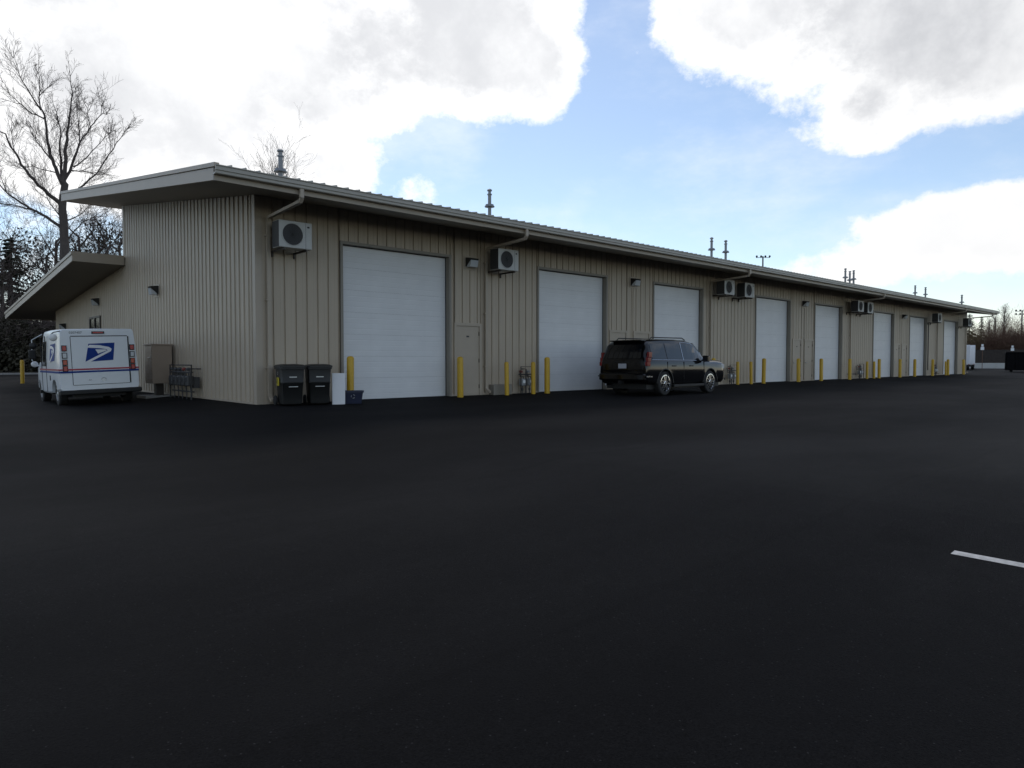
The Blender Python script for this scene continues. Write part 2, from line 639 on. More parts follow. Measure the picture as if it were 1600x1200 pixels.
fw = lambda p, d, z: (p, d, z)
k = 0
x = .16
while x < BX - .17:
    x1 = min(x + PM, BX - .16)
    segs = [(x, x1, 0.0)]
    mids = []
    cuts = []
    for d in DOORS:
        cuts.append((d - .07, d + DW + .07, DH + .06))
    for d in PDOORS:
        cuts.append((d - .06, d + PW + .06, PH + .06))
    pts = sorted({x, x1} | {c for a, b, h in cuts for c in (a, b) if x < c < x1})
    for a, b in zip(pts[:-1], pts[1:]):
        if b - a < .07:
            continue
        z0 = -.02
        for ca, cb, h in cuts:
            if ca <= (a + b) / 2 <= cb:
                z0 = h
        panel(a, b, z0, zb(0) + .04, fw, B)
    x = x1
ew = lambda p, d, z: (d, p, z)
y = 26.0 - .06
ww = MB()
# end wall, laid from the rear towards the front corner (mirrored so faces look to -X)
while y > .17:
    y1 = max(y - PM, .16)
    if y1 < 12.25 < y:
        y1 = 12.25
    f = zl if y > 12.26 else zb
    w = y - y1
    if w > .1:
        o = panel(-y, -y1, -.12, f(y) + .03, lambda p, d, z: (d, -p, z), B, f(y1) + .03, .115, .044)
    y = y1

# corner, base and opening trim
MB().box(-.012, .17, -.014, .05, -.12, zb(0) + .05).box(-.014, .05, -.012, .17, -.12, zb(0) + .05).build('corner_trim', 'trim', B, bevel=.004)
MB().box(BX - .17, BX + .012, -.014, .05, -.1, zb(0) + .05).build('corner_trim', 'trim', B)
MB().box(-.010, .05, 12.16, 12.34, 4.7, zb(12.2) + .04).build('corner_trim', 'trim', B)
bt = MB().box(-.030, .03, .17, 26, -.12, .045)
bt.build('base_trim', 'trim', B)
prev = .17
for d in DOORS + [BX - .17]:
    e = d - .07
    bb = [prev]
    for q in PDOORS:
        if prev < q < e:
            bb += [q - .06, q + PW + .06]
    bb.append(e)
    for i in range(0, len(bb), 2):
        if bb[i + 1] - bb[i] > .05:
            MB().box(bb[i], bb[i + 1], -.022, .03, -.03, .05).build('base_trim', 'trim', B)
    prev = d + DW + .07

# roll-up doors: seven shared sections, frame
sec_h = DH / 7
sm = MB()
h = sec_h
zz = [.001, .005, .145, .153, .163, .171, h / 2 - .010, h / 2 - .004, h / 2 + .004, h / 2 + .010, h - .171, h - .163, h - .153, h - .145, h - .005, h - .001]
yy_ = [.0035, 0, 0, .0025, .0025, 0, 0, .002, .002, 0, 0, .0025, .0025, 0, 0, .0035]
vs_ = []
for z_, d_ in zip(zz, yy_):
    vs_ += [(.0, d_, z_), (DW, d_, z_)]
sm.add(vs_, [(2 * i, 2 * i + 1, 2 * i + 3, 2 * i + 2) for i in range(len(zz) - 1)])
sec_me = sm.mesh('door_section', 'doorwhite', fix=False)
fr_me = MB().box(-.075, 0, -.026, .17, 0, DH + .075).box(DW, DW + .075, -.026, .17, 0, DH + .075).box(0, DW, -.026, .17, DH, DH + .075).mesh('door_frame', 'jamb')
seal_me = MB().box(0, DW, .17, .23, -.02, .012).box(-.0, .02, .152, .168, 0, DH).box(DW - .02, DW, .152, .168, 0, DH).box(.02, DW - .02, .152, .168, DH - .022, DH).mesh('weather_seal', 'gasket')
for d in DOORS:
    od = bpy.data.objects.new('roll_up_door', MB().box(0, DW, .20, .24, 0, DH).mesh('roll_up_door', 'inside'))
    COL.objects.link(od)
    od.parent = B
    od.location = (d, 0, 0)
    for i in range(7):
        inst('door_section', sec_me, od, (0, .17, i * sec_h), )
    inst('door_frame', fr_me, od)
    inst('weather_seal', seal_me, od)

# personnel doors
leaf_me = MB().box(.03, PW - .03, .005, .05, .03, PH - .03).mesh('door_leaf', 'trim')
pfr_me = MB().box(-.06, .03, -.03, .05, -.02, PH + .06).box(PW - .03, PW + .06, -.03, .05, -.02, PH + .06).box(.03, PW - .03, -.03, .05, PH - .03, PH + .06).box(.03, PW - .03, -.01, .05, -.02, .025).mesh('door_frame', 'trim')
hin_me = MB().box(-.012, .012, -.018, .006, -.06, .06).mesh('hinge', 'blackmetal')
hnd_me = MB().tube([(0, .005, 0), (0, -.06, 0)], .022, 10).tube([(0, -.05, 0), (.12, -.055, 0)], .010, 8).mesh('handle', 'galv', smooth=True)
for q in PDOORS:
    pd = bpy.data.objects.new('personnel_door', leaf_me)
    COL.objects.link(pd)
    pd.parent = B
    pd.location = (q, 0, 0)
    inst('door_frame', pfr_me, pd)
    for hz in (.28, 1.1, 1.95):
        inst('hinge', hin_me, pd, (PW - .032, 0, hz))
    inst('handle', hnd_me, pd, (.10, .0, 1.0))
    inst('viewer', MB().box(-.05, .05, -.004, .006, -.025, .025).mesh('viewer', 'pipe'), pd, (PW / 2, 0, 1.86))

# ---- main roof
X0, X1, Y0, Y1 = -1.60, 62.3, -1.85, 14.35
TH = .30
roof = MB()
roof.hexa([(X0 + .03, Y0 + .03, zb(Y0 + .03)), (X1 - .03, Y0 + .03, zb(Y0 + .03)), (X1 - .03, Y1 - .03, zb(Y1 - .03)), (X0 + .03, Y1 - .03, zb(Y1 - .03))],
          [(X0 + .03, Y0 + .03, zb(Y0) + .22), (X1 - .03, Y0 + .03, zb(Y0) + .22), (X1 - .03, Y1 - .03, zb(Y1) + .22), (X0 + .03, Y1 - .03, zb(Y1) + .22)])
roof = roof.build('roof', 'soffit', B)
# standing-seam sheets
NP = 206
pw = (X1 - X0) / NP
sh = MB()
ya, yb = Y0 - .06, Y1 + .02
za, zc = zb(ya) + TH, zb(yb) + TH
pr_ = [(0, 0), (.006, .06), (.030, .06), (.040, 0), (pw, 0)]
vs_ = []
for a, hh in pr_:
    vs_ += [(a, ya, za + hh), (a, yb, zc + hh)]
sh.add(vs_, [(2 * i, 2 * i + 2, 2 * i + 3, 2 * i + 1) for i in range(4)])
vs2 = [(a, ya, za - .02) for a in (0, pw)]
sh.add([(0, ya, za - .025), (pw, ya, za - .025), (pw, ya, za), (.04, ya, za), (.03, ya, za + .06), (.006, ya, za + .06), (0, ya, za)], [(0, 1, 2, 3, 4, 5, 6)])
sheet_me = sh.mesh('roof_sheet', 'roofing', fix=False)
for i in range(NP):
    inst('roof_sheet', sheet_me, roof, (X0 + i * pw, 0, 0))
# rake fascia (left gable): face board with an upper cap strip
for sx, xx in ((-1, X0), (1, X1)):
    xa, xb = (xx - .02, xx + .028) if sx < 0 else (xx - .028, xx + .02)
    xc, xd = (xx - .05, xx + .06) if sx < 0 else (xx - .06, xx + .05)
    rk = MB()
    rk.hexa([(xa, Y0, zb(Y0) - .01), (xb, Y0, zb(Y0) - .01), (xb, Y1, zb(Y1) - .01), (xa, Y1, zb(Y1) - .01)],
            [(xa, Y0, zb(Y0) + .25), (xb, Y0, zb(Y0) + .25), (xb, Y1, zb(Y1) + .25), (xa, Y1, zb(Y1) + .25)])
    rk.build('rake_fascia', 'trim', B)
    rk = MB()
    rk.hexa([(xc, Y0 - .09, zb(Y0) + .25), (xd, Y0 - .09, zb(Y0) + .25), (xd, Y1 + .03, zb(Y1) + .25), (xc, Y1 + .03, zb(Y1) + .25)],
            [(xc, Y0 - .09, zb(Y0) + .345), (xd, Y0 - .09, zb(Y0) + .345), (xd, Y1 + .03, zb(Y1) + .345), (xc, Y1 + .03, zb(Y1) + .345)])
    rk.build('rake_cap', 'trim', B, bevel=.006)
MB().box(X0 - .02, X1 + .02, Y1 - .03, Y1 + .02, zb(Y1) - .02, zb(Y1) + .28).build('eave_fascia', 'trim', B)
# front fascia strip and the box gutter in front of it
MB().box(X0 - .02, X1 + .02, Y0 - .012, Y0 + .03, zb(Y0) - .015, zb(Y0) + .27).build('eave_fascia', 'trim', B)
gp = [(-.012, .10), (-.13, .10), (-.145, .115), (-.145, .165), (-.165, .18), (-.165, .255), (-.185, .265), (-.185, .285), (-.165, .285), (-.150, .28), (-.130, .13), (-.012, .13)]
gm = MB()
gm.prism(gp, lambda a, b, d: (d, Y0 + a, zb(Y0) + b), X0 - .045, X1 + .045)
gm.build('gutter', 'gutter', B)

# downspouts: outlet, sloped run under the soffit, leader on the wall, shoe
for j, dx in enumerate((.30, 7.46, 20.80, 36.48, 53.02, 60.60)):
    zs = zb(Y0)
    dm = MB()
    a, b = dx - .045, dx + .045
    y_o = Y0 - .09
    pts = [(y_o, zs + .12), (y_o, zs - .10), (y_o + .06, zs - .17), (-.14, 4.66), (-.075, 4.56), (-.075, .24), (-.10, .16), (-.26, .10)]
    path = pts
    for (ya_, za_), (yb_, zb_) in zip(path[:-1], path[1:]):
        v = Vector((yb_ - ya_, zb_ - za_))
        n_ = Vector((-v.y, v.x)).normalized() * .036
        dm.hexa([(a, ya_ - n_.x, za_ - n_.y), (b, ya_ - n_.x, za_ - n_.y), (b, ya_ + n_.x, za_ + n_.y), (a, ya_ + n_.x, za_ + n_.y)],
                [(a, yb_ - n_.x, zb_ - n_.y), (b, yb_ - n_.x, zb_ - n_.y), (b, yb_ + n_.x, zb_ + n_.y), (a, yb_ + n_.x, zb_ + n_.y)])
    ds = dm.build('downspout', 'trim', B)
    for sz in (.9, 2.6, 4.2):
        MB().box(a - .03, b + .03, -.116, .0, sz, sz + .035).build('strap', 'trim', ds)

# ---- rear low roof
LX0, LX1, LY0, LY1 = -1.70, 62.4, 12.05, 29.8
lr = MB()
lr.hexa([(LX0 + .03, LY0 + .03, zl(LY0 + .03)), (LX1, LY0 + .03, zl(LY0 + .03)), (LX1, LY1 - .03, zl(LY1 - .03)), (LX0 + .03, LY1 - .03, zl(LY1 - .03))],
        [(LX0 + .03, LY0 + .03, zl(LY0) + .28), (LX1, LY0 + .03, zl(LY0) + .28), (LX1, LY1 - .03, zl(LY1) + .28), (LX0 + .03, LY1 - .03, zl(LY1) + .28)])
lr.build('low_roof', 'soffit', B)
MB().box(LX0 - .01, -.045, LY0 - .02, LY0 + .03, zl(LY0) - .02, zl(LY0) + .33).build('low_roof_fascia', 'trim', B)
rk = MB()
xa, xb = LX0 - .02, LX0 + .03
rk.hexa([(xa, LY0 + .03, zl(LY0) - .02), (xb, LY0 + .03, zl(LY0) - .02), (xb, LY1, zl(LY1) - .02), (xa, LY1, zl(LY1) - .02)],
        [(xa, LY0 + .03, zl(LY0) + .22), (xb, LY0 + .03, zl(LY0) + .22), (xb, LY1, zl(LY1) + .22), (xa, LY1, zl(LY1) + .22)])
rk.build('low_roof_fascia', 'trim', B)
rk = MB()
xa, xb = LX0 - .05, LX0 + .06
rk.hexa([(xa, LY0 - .03, zl(LY0) + .222), (xb, LY0 - .03, zl(LY0) + .222), (xb, LY1 + .02, zl(LY1) + .222), (xa, LY1 + .02, zl(LY1) + .222)],
        [(xa, LY0 - .03, zl(LY0) + .335), (xb, LY0 - .03, zl(LY0) + .335), (xb, LY1 + .02, zl(LY1) + .335), (xa, LY1 + .02, zl(LY1) + .335)])
rk.build('low_roof_cap', 'trim', B)
MB().box(LX0, LX1, LY1 - .03, LY1 + .02, zl(LY1) - .02, zl(LY1) + .3).build('low_roof_fascia', 'trim', B)
# window on the low end wall
wn = MB().box(-.012, .02, 16.15, 17.95, 1.45, 2.92).build('window', 'vanglass', B)
wf = MB()
for (a, b, c, d) in ((16.07, 16.15, 1.37, 3.0), (17.95, 18.03, 1.37, 3.0), (16.15, 17.95, 1.37, 1.45), (16.15, 17.95, 2.92, 3.0), (17.02, 17.08, 1.45, 2.92)):
    wf.box(-.05, .0, a, b, c, d)
wf.build('window_frame', 'bronze', wn)

# ---------------------------------------------------------------- wall lights
lt_box = MB().box(-.17, .17, -.06, .0, -.12, .15).hexa([(-.17, -.20, .02), (.17, -.20, .02), (.17, -.06, -.10), (-.17, -.06, -.10)], [(-.17, -.26, .12), (.17, -.26, .12), (.17, -.06, .15), (-.17, -.06, .15)]).mesh('housing', 'blackmetal')
lt_len = MB().hexa([(-.15, -.215, -.14), (.15, -.215, -.14), (.15, -.062, -.155), (-.15, -.062, -.155)], [(-.15, -.262, .06), (.15, -.262, .06), (.15, -.062, -.085), (-.15, -.062, -.085)]).mesh('lens', 'lens')
lt_plate = MB().box(-.23, .23, -.012, -.0005, -.22, .21).mesh('back_plate', 'trim')


def wall_light(loc, rz, label):
    t = thing('wall_light', label, 'wall light', loc, rz, 'black wall pack lights')
    inst('housing', lt_box, t)
    inst('lens', lt_len, t)
    inst('back_plate', lt_plate, t)


wall_light((6.83, -.002, 4.17), 0, 'black wall light above the personnel door beside the first roll-up door')
wall_light((15.18, -.002, 4.20), 0, 'black wall light high on the wall above the dark SUV')
wall_light((30.22, -.002, 4.20), 0, 'black wall light above the paired doors between fourth and fifth roll-up doors')
wall_light((45.6, -.002, 4.16), 0, 'farthest black wall light, between sixth and seventh roll-up doors')
wall_light((-.002, 8.1, 3.44), R(-90), 'black wall light high on the windowless end wall above the mailbox unit')
wall_light((-.002, 16.4, 3.58), R(-90), 'black wall light under the low rear roof above the dark window')
wall_light((-.002, 23.4, 2.80), R(-90), 'black wall light farthest back under the low rear roof')


# ---------------------------------------------------------------- air conditioners
def ac(name_label, x, z, w=.86, hgt=.66, cable=True):
    t = thing('air_conditioner', name_label, 'air conditioner', (x, 0, z), 0, 'condenser units on brackets along the front wall')
    MB().box(0, w, -.74, -.34, 0, hgt).build('casing', 'acwhite', t, bevel=.018)
    MB().box(.02, w - .16, -.339, -.32, .04, hgt - .04).box(-.005, .002, -.725, -.35, .015, hgt - .015).build('coil', 'acside', t)
    cx, cz, rr = w * .40, hgt * .5, hgt * .40
    MB().lathe([(rr + .02, -.744), (rr + .02, -.752), (rr, -.758), (rr, -.742)], (cx, 0, cz), 'Y', 28, caps=False).build('fan_ring', 'acwhite', t, smooth=True)
    MB().lathe([(rr, -.7415), (.001, -.7420)], (cx, 0, cz), 'Y', 28).build('fan_opening', 'acgrey', t)
    gr = MB()
    for q in range(12):
        a = math.pi * q / 12
        gr.tube([(cx - rr * math.cos(a), -.756, cz - rr * math.sin(a)), (cx + rr * math.cos(a), -.756, cz + rr * math.sin(a))], .0022, 4)
    for q in range(1, 7):
        r_ = rr * q / 7
        gr.tube([(cx + r_ * math.cos(2 * math.pi * j / 20), -.756, cz + r_ * math.sin(2 * math.pi * j / 20)) for j in range(21)], .0022, 4)
    gr.build('fan_guard', 'plastic', t)
    MB().box(w * .80, w * .80 + .006, -.7425, -.739, .02, hgt - .02).build('panel_seam', 'plastic', t)
    MB().box(w * .85, w * .92, -.7425, -.739, hgt * .80, hgt * .86).build('badge', 'plastic', t)
    for bx in (.14, w - .14):
        MB().box(bx - .02, bx + .02, -.72, -.0, -.05, -.003).box(bx - .02, bx + .02, -.045, -.0, -.16, -.05).build('bracket', 'bronze', t)
    if cable:
        MB().tube([(w - .02, -.5, .45), (w + .07, -.5, .47), (w + .11, -.45, .35), (w + .09, -.35, .22), (w + .03, -.2, .18), (w + .02, -.02, .12)], .014, 6).build('cable', 'plastic', t, smooth=True)
    return t


ac('nearest condenser unit, high beside the building corner above the trash carts', .29, 3.87)
ac('condenser unit high on the wall between first and second roll-up doors', 7.40, 3.96)
ac('left one of the condenser pair right of the third roll-up door', 20.82, 4.06)
ac('right one of the condenser pair left of the fourth roll-up door', 22.60, 4.05)
ac('left one of the condenser pair right of the fifth roll-up door', 35.82, 4.02)
ac('right one of the condenser pair left of the sixth roll-up door', 37.30, 4.00)
ac('condenser unit between the seventh and eighth roll-up doors', 50.75, 3.96)
ac('farthest condenser unit, at the right end of the front wall', 58.55, 3.92)
cj = MB().box(51.02, 51.07, -.05, -.002, .4, 3.9)
tag(cj.build('conduit', 'pipe'), 'grey vertical conduit below the condenser unit near the far wall end', 'conduit')

# ---------------------------------------------------------------- roof flues
fl_pipe = MB().lathe([(.065, -1.9), (.065, .45)], n=16).mesh('pipe', 'fluemetal', smooth=True)
fl_col = MB().lathe([(.066, 0), (.19, 0), (.19, .02), (.155, .07), (.155, .09), (.066, .09)], n=20).mesh('storm_collar', 'fluemetal', smooth=True)
fl_cap = MB().lathe([(.05, .45), (.09, .45), (.09, .49), (.055, .49), (.055, .60), (.095, .60), (.095, .64), (.04, .68), (.001, .68)], n=18).mesh('cap', 'fluemetal', smooth=True)
FL = [(2.03, 6.72, 'metal roof flue with cap, nearest, above the first roll-up door'), (10.26, 6.92, 'lone metal roof flue above the second roll-up door'),
      (25.85, 6.98, 'left one of the two metal flues on the roof above the fourth door'), (27.28, 7.00, 'right one of the two metal flues on the roof above the fourth door'),
      (43.29, 6.92, 'leftmost of three clustered metal flues on the far roof'), (44.07, 6.80, 'shorter middle one of three clustered metal flues on the far roof'), (44.75, 6.92, 'rightmost of three clustered metal flues on the far roof'),
      (57.75, 6.80, 'left one of two spaced metal flues near the roof end'), (60.4, 6.84, 'right one of two spaced metal flues near the roof end'),
      (60.6, 6.0, 'farthest metal flue, alone near the right roof corner')]
for fx, fz, lb in FL:
    t = thing('roof_flue', lb, 'flue', (fx, .3 if fx > 60.5 else 3.0, fz), 0, 'metal flues on the roof')
    inst('pipe', fl_pipe, t)
    inst('storm_collar', fl_col, t)
    inst('cap', fl_cap, t)

# ---------------------------------------------------------------- bollards
bo_me = MB().lathe([(.095, -.1), (.095, 1.16), (.09, 1.19), (.07, 1.215), (.03, 1.23), (.001, 1.232)], n=20).mesh('bollard', 'yellow', smooth=True)
bs_me = MB().lathe([(.072, -.1), (.072, 1.02), (.066, 1.05), (.04, 1.07), (.001, 1.075)], n=18).mesh('bollard', 'yellow', smooth=True)
BOL = [(2.32, 0, 'yellow bollard behind the blue bin, left of the first roll-up door'), (6.06, 0, 'yellow bollard in front of the first personnel door'),
       (7.97, 1, 'thin yellow bollard just left of the first gas meters'), (9.16, 1, 'thin yellow bollard just right of the first gas meters'),
       (9.82, 0, 'yellow bollard at the left side of the second roll-up door'), (20.35, 0, 'yellow bollard peeking over the hood of the dark SUV'),
       (22.45, 1, 'thin yellow bollard in front of the second gas meters'), (23.70, 1, 'thin yellow bollard between second gas meters and fourth roll-up door'),
       (24.91, 0, 'yellow bollard at the left side of the fourth roll-up door'), (28.67, 0, 'yellow bollard at the right side of the fourth roll-up door'),
       (31.43, 0, 'yellow bollard at the left side of the fifth roll-up door'), (35.33, 0, 'yellow bollard at the right side of the fifth roll-up door'),
       (37.98, 1, 'thin yellow bollard in front of the third gas meters'), (39.12, 1, 'thin yellow bollard right of the third gas meters'),
       (39.97, 0, 'yellow bollard at the left side of the sixth roll-up door'), (43.71, 0, 'yellow bollard at the right side of the sixth roll-up door'),
       (46.62, 0, 'yellow bollard at the left side of the seventh roll-up door'), (50.53, 0, 'yellow bollard at the right side of the seventh roll-up door'),
       (53.68, 1, 'thin yellow bollard right of the farthest gas meters'), (54.23, 0, 'yellow bollard at the left side of the eighth roll-up door'),
       (58.40, 0, 'farthest yellow bollard, right of the eighth roll-up door')]
for bx, thin, lb in BOL:
    o = bpy.data.objects.new('bollard', bs_me if thin else bo_me)
    COL.objects.link(o)
    o.location = (bx, -.5, gz(bx, -.5))
    o.rotation_euler = (R(rnd.uniform(-1.1, 1.1)), R(rnd.uniform(-1.1, 1.1)), rnd.random() * 6)
    tag(o, lb, 'bollard', 'yellow bollards along the front wall')
o = bpy.data.objects.new('bollard', bo_me)
COL.objects.link(o)
o.location = (-1.36, 27.0, gz(-1.3, 27))
tag(o, 'lone yellow bollard far left beyond the postal van', 'bollard', 'yellow bollards along the front wall')


# ---------------------------------------------------------------- gas meters
def gas_set(x, lb, frame=True, scale=1.0):
    t = thing('gas_meter_set', lb, 'gas meter', (x, 0, 0), 0, 'gas meter sets at the wall')
    if frame:
        MB().tube([(0, -.30, -.02), (0, -.30, .90), (.62, -.30, .90), (.62, -.30, -.02)], .016, 8).build('frame', 'blackmetal', t)
    MB().tube([(-.02, -.22, .64), (.66, -.22, .64)], .022, 10).build('header_pipe', 'pipe', t, smooth=True)
    MB().tube([(.31, -.22, -.05), (.31, -.22, .82), (.31, -.02, .82)], .022, 10).build('riser', 'pipe', t, smooth=True)
    for q in (.14, .47):
        m_ = MB().box(q - .095, q + .095, -.30, -.14, .26, .50).build('meter', 'meter', t, bevel=.03)
        MB().lathe([(.055, -.318), (.055, -.300)], (q, 0, .40), 'Y', 16).build('dial', 'foam', m_)
        MB().tube([(q - .06, -.22, .50), (q - .06, -.22, .64)], .016, 8).build('inlet_pipe', 'pipe', t)
        MB().tube([(q + .06, -.22, .50), (q + .06, -.22, .56), (q + .06, -.05, .56), (q + .06, -.05, .75), (q + .06, .0, .75)], .016, 8).build('outlet_pipe', 'pipe', t)
        MB().lathe([(.001, .69), (.05, .70), (.06, .735), (.05, .77), (.001, .78)], (q - .06, -.22, 0), 'Z', 14).build('regulator', 'regred' if q < .2 else 'meter', t, smooth=True)
        MB().lathe([(.02, .2), (.035, .17), (.035, .12), (.02, .08)], (q, -.22, 0), 'Z', 12).build('valve', 'pipe', t, smooth=True)
        MB().tube([(q, -.22, -.05), (q, -.22, .27)], .014, 8).build('supply_pipe', 'pipe', t)
    return t


gas_set(8.78, 'gas meters in a black pipe frame between first and second roll-up doors')
gas_set(22.10, 'gas meters between third and fourth roll-up doors')
gas_set(37.35, 'gas meters between fifth and sixth roll-up doors')
gas_set(51.9, 'farthest gas meters, left of the eighth roll-up door', frame=False)
# low concrete step left of first front meters
tag(MB().box(7.62, 8.42, -.26, -.024, -.03, .33).build('wall_box', 'jamb', bevel=.012), 'low grey box against the wall left of the first gas meters', 'box')
for i, sx in enumerate((20.95, 36.2)):
    tag(MB().tube([(sx, -.03, .30), (sx, -.2, .30), (sx + .85, -.2, .30), (sx + .85, -.2, .22)], .022, 8).build('stub_pipe', 'pipe'),
        ('dark horizontal pipe low on the wall beside the second gas meters', 'dark horizontal pipe low on the wall beside the third gas meters')[i], 'pipe')

# end-wall meter bank
t = thing('meter_bank', 'dark bank of utility meters on a pipe rack against the end wall', 'meter bank', (-.03, 3.75, 0), R(-90))
# local x runs towards -Y, local -y out of the wall
W_ = 1.95
MB().tube([(-W_ + .0, -.32, -.12), (-W_, -.32, .97), (.0, -.32, .97), (.0, -.32, -.12)], .02, 8).build('rack', 'blackmetal', t)
MB().tube([(-W_, -.30, .76), (0, -.30, .76)], .028, 10).build('header_pipe', 'pipe', t)
MB().tube([(-W_, -.26, .20), (0, -.26, .20)], .022, 10).build('header_pipe', 'pipe', t)
for i in range(5):
    q = -W_ + .22 + i * .37
    m_ = MB().box(q - .12, q + .12, -.40, -.20, .36, .66).build('meter', 'pipe', t, bevel=.035)
    MB().lathe([(.06, -.418), (.06, -.398)], (q, 0, .54), 'Y', 16).build('dial', 'pipe', m_)
    MB().tube([(q - .07, -.30, .66), (q - .07, -.30, .76)], .018, 8).build('inlet_pipe', 'pipe', t)
    MB().tube([(q + .07, -.30, .66), (q + .07, -.30, .86), (q + .07, .0, .86)], .018, 8).build('outlet_pipe', 'pipe', t)
    MB().lathe([(.001, .80), (.05, .81), (.065, .85), (.05, .89), (.001, .90)], (q - .07, -.30, 0), 'Z', 14).build('regulator', 'regred' if i == 3 else 'pipe', t, smooth=True)
    MB().tube([(q, -.28, .36), (q, -.26, .20), (q, -.26, -.12)], .016, 8).build('supply_pipe', 'pipe', t)
MB().box(-W_ + .1, -W_ + .42, -.22, -.04, .42, .80).build('junction_box', 'pipe', t, bevel=.01)
MB().box(-.5, -.16, -.20, -.04, .30, .62).build('junction_box', 'pipe', t, bevel=.01)

# ---------------------------------------------------------------- cluster mailbox
t = thing('cluster_mailbox', 'brown cluster mailbox cabinet on a pedestal beside the end wall', 'mailbox', (-.38, 6.75, gz(-.4, 6.7)))
MB().box(-.29, .29, -.385, .385, .42, 1.62).build('cabinet', 'mailbox', t, bevel=.012)
MB().box(-.33, .32, -.415, .415, 1.62, 1.66).build('cap', 'mailbox', t, bevel=.008)
for i in range(6):
    for j in range(2):
        z0_ = .50 + i * .18
        d_ = MB().box(-.302, -.288, -.355 + j * .36, -.355 + j * .36 + .345, z0_, z0_ + .168).build('mail_door', 'mailbox', t, bevel=.004)
        MB().lathe([(.014, -.310), (.014, -.302)], (0, -.33 + j * .36, z0_ + .09), 'X', 8).build('lock', 'galv', d_)
MB().box(-.325, -.303, -.30, .00, 1.22, 1.25).build('outgoing_slot', 'galv', t)
MB().box(-.11, .11, -.12, .12, .05, .42).build('pedestal', 'bronze', t)
MB().box(-.52, .34, -.50, .50, -.08, .045).build('concrete_pad', 'concrete', t, bevel=.01)


# ---------------------------------------------------------------- trash carts, board, blue bin
def cart(loc, rz, lb, sticker):
    t = thing('trash_cart', lb, 'trash cart', loc, rz, 'black wheeled trash carts by the corner')
    mb = MB()
    rows = [(.05, .23, .24), (.10, .24, .25), (.55, .265, .28), (.56, .272, .287), (.60, .272, .287), (.61, .268, .283), (.90, .285, .305), (.905, .305, .325), (.945, .305, .325)]
    vs_ = []
    n = 0
    for z, hx, hy in rows:
        c = .06
        ring = [(-hx + c, -hy), (hx - c, -hy), (hx - c * .3, -hy + c * .3), (hx, -hy + c), (hx, hy - c), (hx - c * .3, hy - c * .3), (hx - c, hy), (-hx + c, hy), (-hx + c * .3, hy - c * .3), (-hx, hy - c), (-hx, -hy + c), (-hx + c * .3, -hy + c * .3)]
        vs_ += [(a, b, z) for a, b in ring]
        n = 12
    fs = [(i * n + j, i * n + (j + 1) % n, (i + 1) * n + (j + 1) % n, (i + 1) * n + j) for i in range(len(rows) - 1) for j in range(n)]
    fs.append(tuple(range(n - 1, -1, -1)))
    fs.append(tuple(range((len(rows) - 1) * n, len(rows) * n)))
    mb.add(vs_, fs)
    mb.build('bin_body', 'cart', t, smooth=True)
    ld = MB()
    lv = []
    for z, hx, hy in ((.947, .315, .345), (.985, .315, .345), (1.015, .27, .29), (1.03, .15, .17)):
        c = .07
        lv += [(a, b, z) for a, b in [(-hx + c, -hy), (hx - c, -hy), (hx, -hy + c), (hx, hy - c), (hx - c, hy), (-hx + c, hy), (-hx, hy - c), (-hx, -hy + c)]]
    lf = [(i * 8 + j, i * 8 + (j + 1) % 8, (i + 1) * 8 + (j + 1) % 8, (i + 1) * 8 + j) for i in range(3) for j in range(8)] + [tuple(range(7, -1, -1)), tuple(range(24, 32))]
    ld.add(lv, lf)
    ld.build('lid', 'cartlid', t, smooth=True)
    MB().tube([(-.24, .36, .93), (-.24, .40, .97), (.24, .40, .97), (.24, .36, .93)], .016, 8).build('handle', 'cart', t, smooth=True)
    for s in (-1, 1):
        MB().lathe([(.03, -.03), (.11, -.03), (.125, -.015), (.125, .015), (.11, .03), (.03, .03)], (s * .29, .24, .125), 'X', 20).build('wheel', 'tyre', t, smooth=True)
    MB().box(-.09, .09, -.292, -.282, .70, .725).build('label_strip', 'galv', t)
    MB().tube([(-.11, -.283, .475), (-.11, -.30, .475), (.11, -.30, .475), (.11, -.283, .475)], .011, 6).build('catch_bar', 'galv', t)
    return t


c1 = cart((.56, -.66, gz(.56, -.66)), R(-9), 'black wheeled trash cart nearest the building corner, with yellow sticker', True)
st = MB().box(-.303, -.288, -.10, .06, .50, .70).build('sticker', 'sticker', c1)
me = text_mesh('GARBAGE\nONLY', .045, 'plastic', 'lettering')
o = inst('lettering', me, st, (-.305, -.02, .60), (R(90), R(90), R(-90)))
me = text_mesh('(2', .13, 'galv', 'cart_marking')
inst('cart_marking', text_mesh('G', .13, 'galv', 'cart_marking'), c1, (-.302, -.02, .80), (R(90), R(90), R(-90)))
c2 = cart((1.28, -.72, gz(1.28, -.72)), R(-17), 'black wheeled trash cart between the stickered cart and the white board', False)
t = thing('white_board', 'tall white foam board standing beside the second trash cart', 'board', (1.74, -.93, gz(1.74, -.93)), R(-22))
MB().box(-.16, .16, -.05, .05, .0, .80).build('board', 'foam', t)
MB().box(-.158, .158, -.054, -.050, .003, .797).build('facing', 'white', t)
t = thing('recycling_bin', 'low dark blue recycling bin at the foot of the first yellow bollard', 'bin', (2.20, -.86, gz(2.2, -.86)), R(-30))
mb = MB()
b_, t_ = [(-.21, -.14), (.21, -.14), (.21, .14), (-.21, .14)], [(-.26, -.18), (.26, -.18), (.26, .18), (-.26, .18)]
i_ = [(-.235, -.155), (.235, -.155), (.235, .155), (-.235, .155)]
vs_ = [(x, y, .0) for x, y in b_] + [(x, y, .33) for x, y in t_] + [(x, y, .33) for x, y in i_] + [(x * .88, y * .85, .02) for x, y in b_]
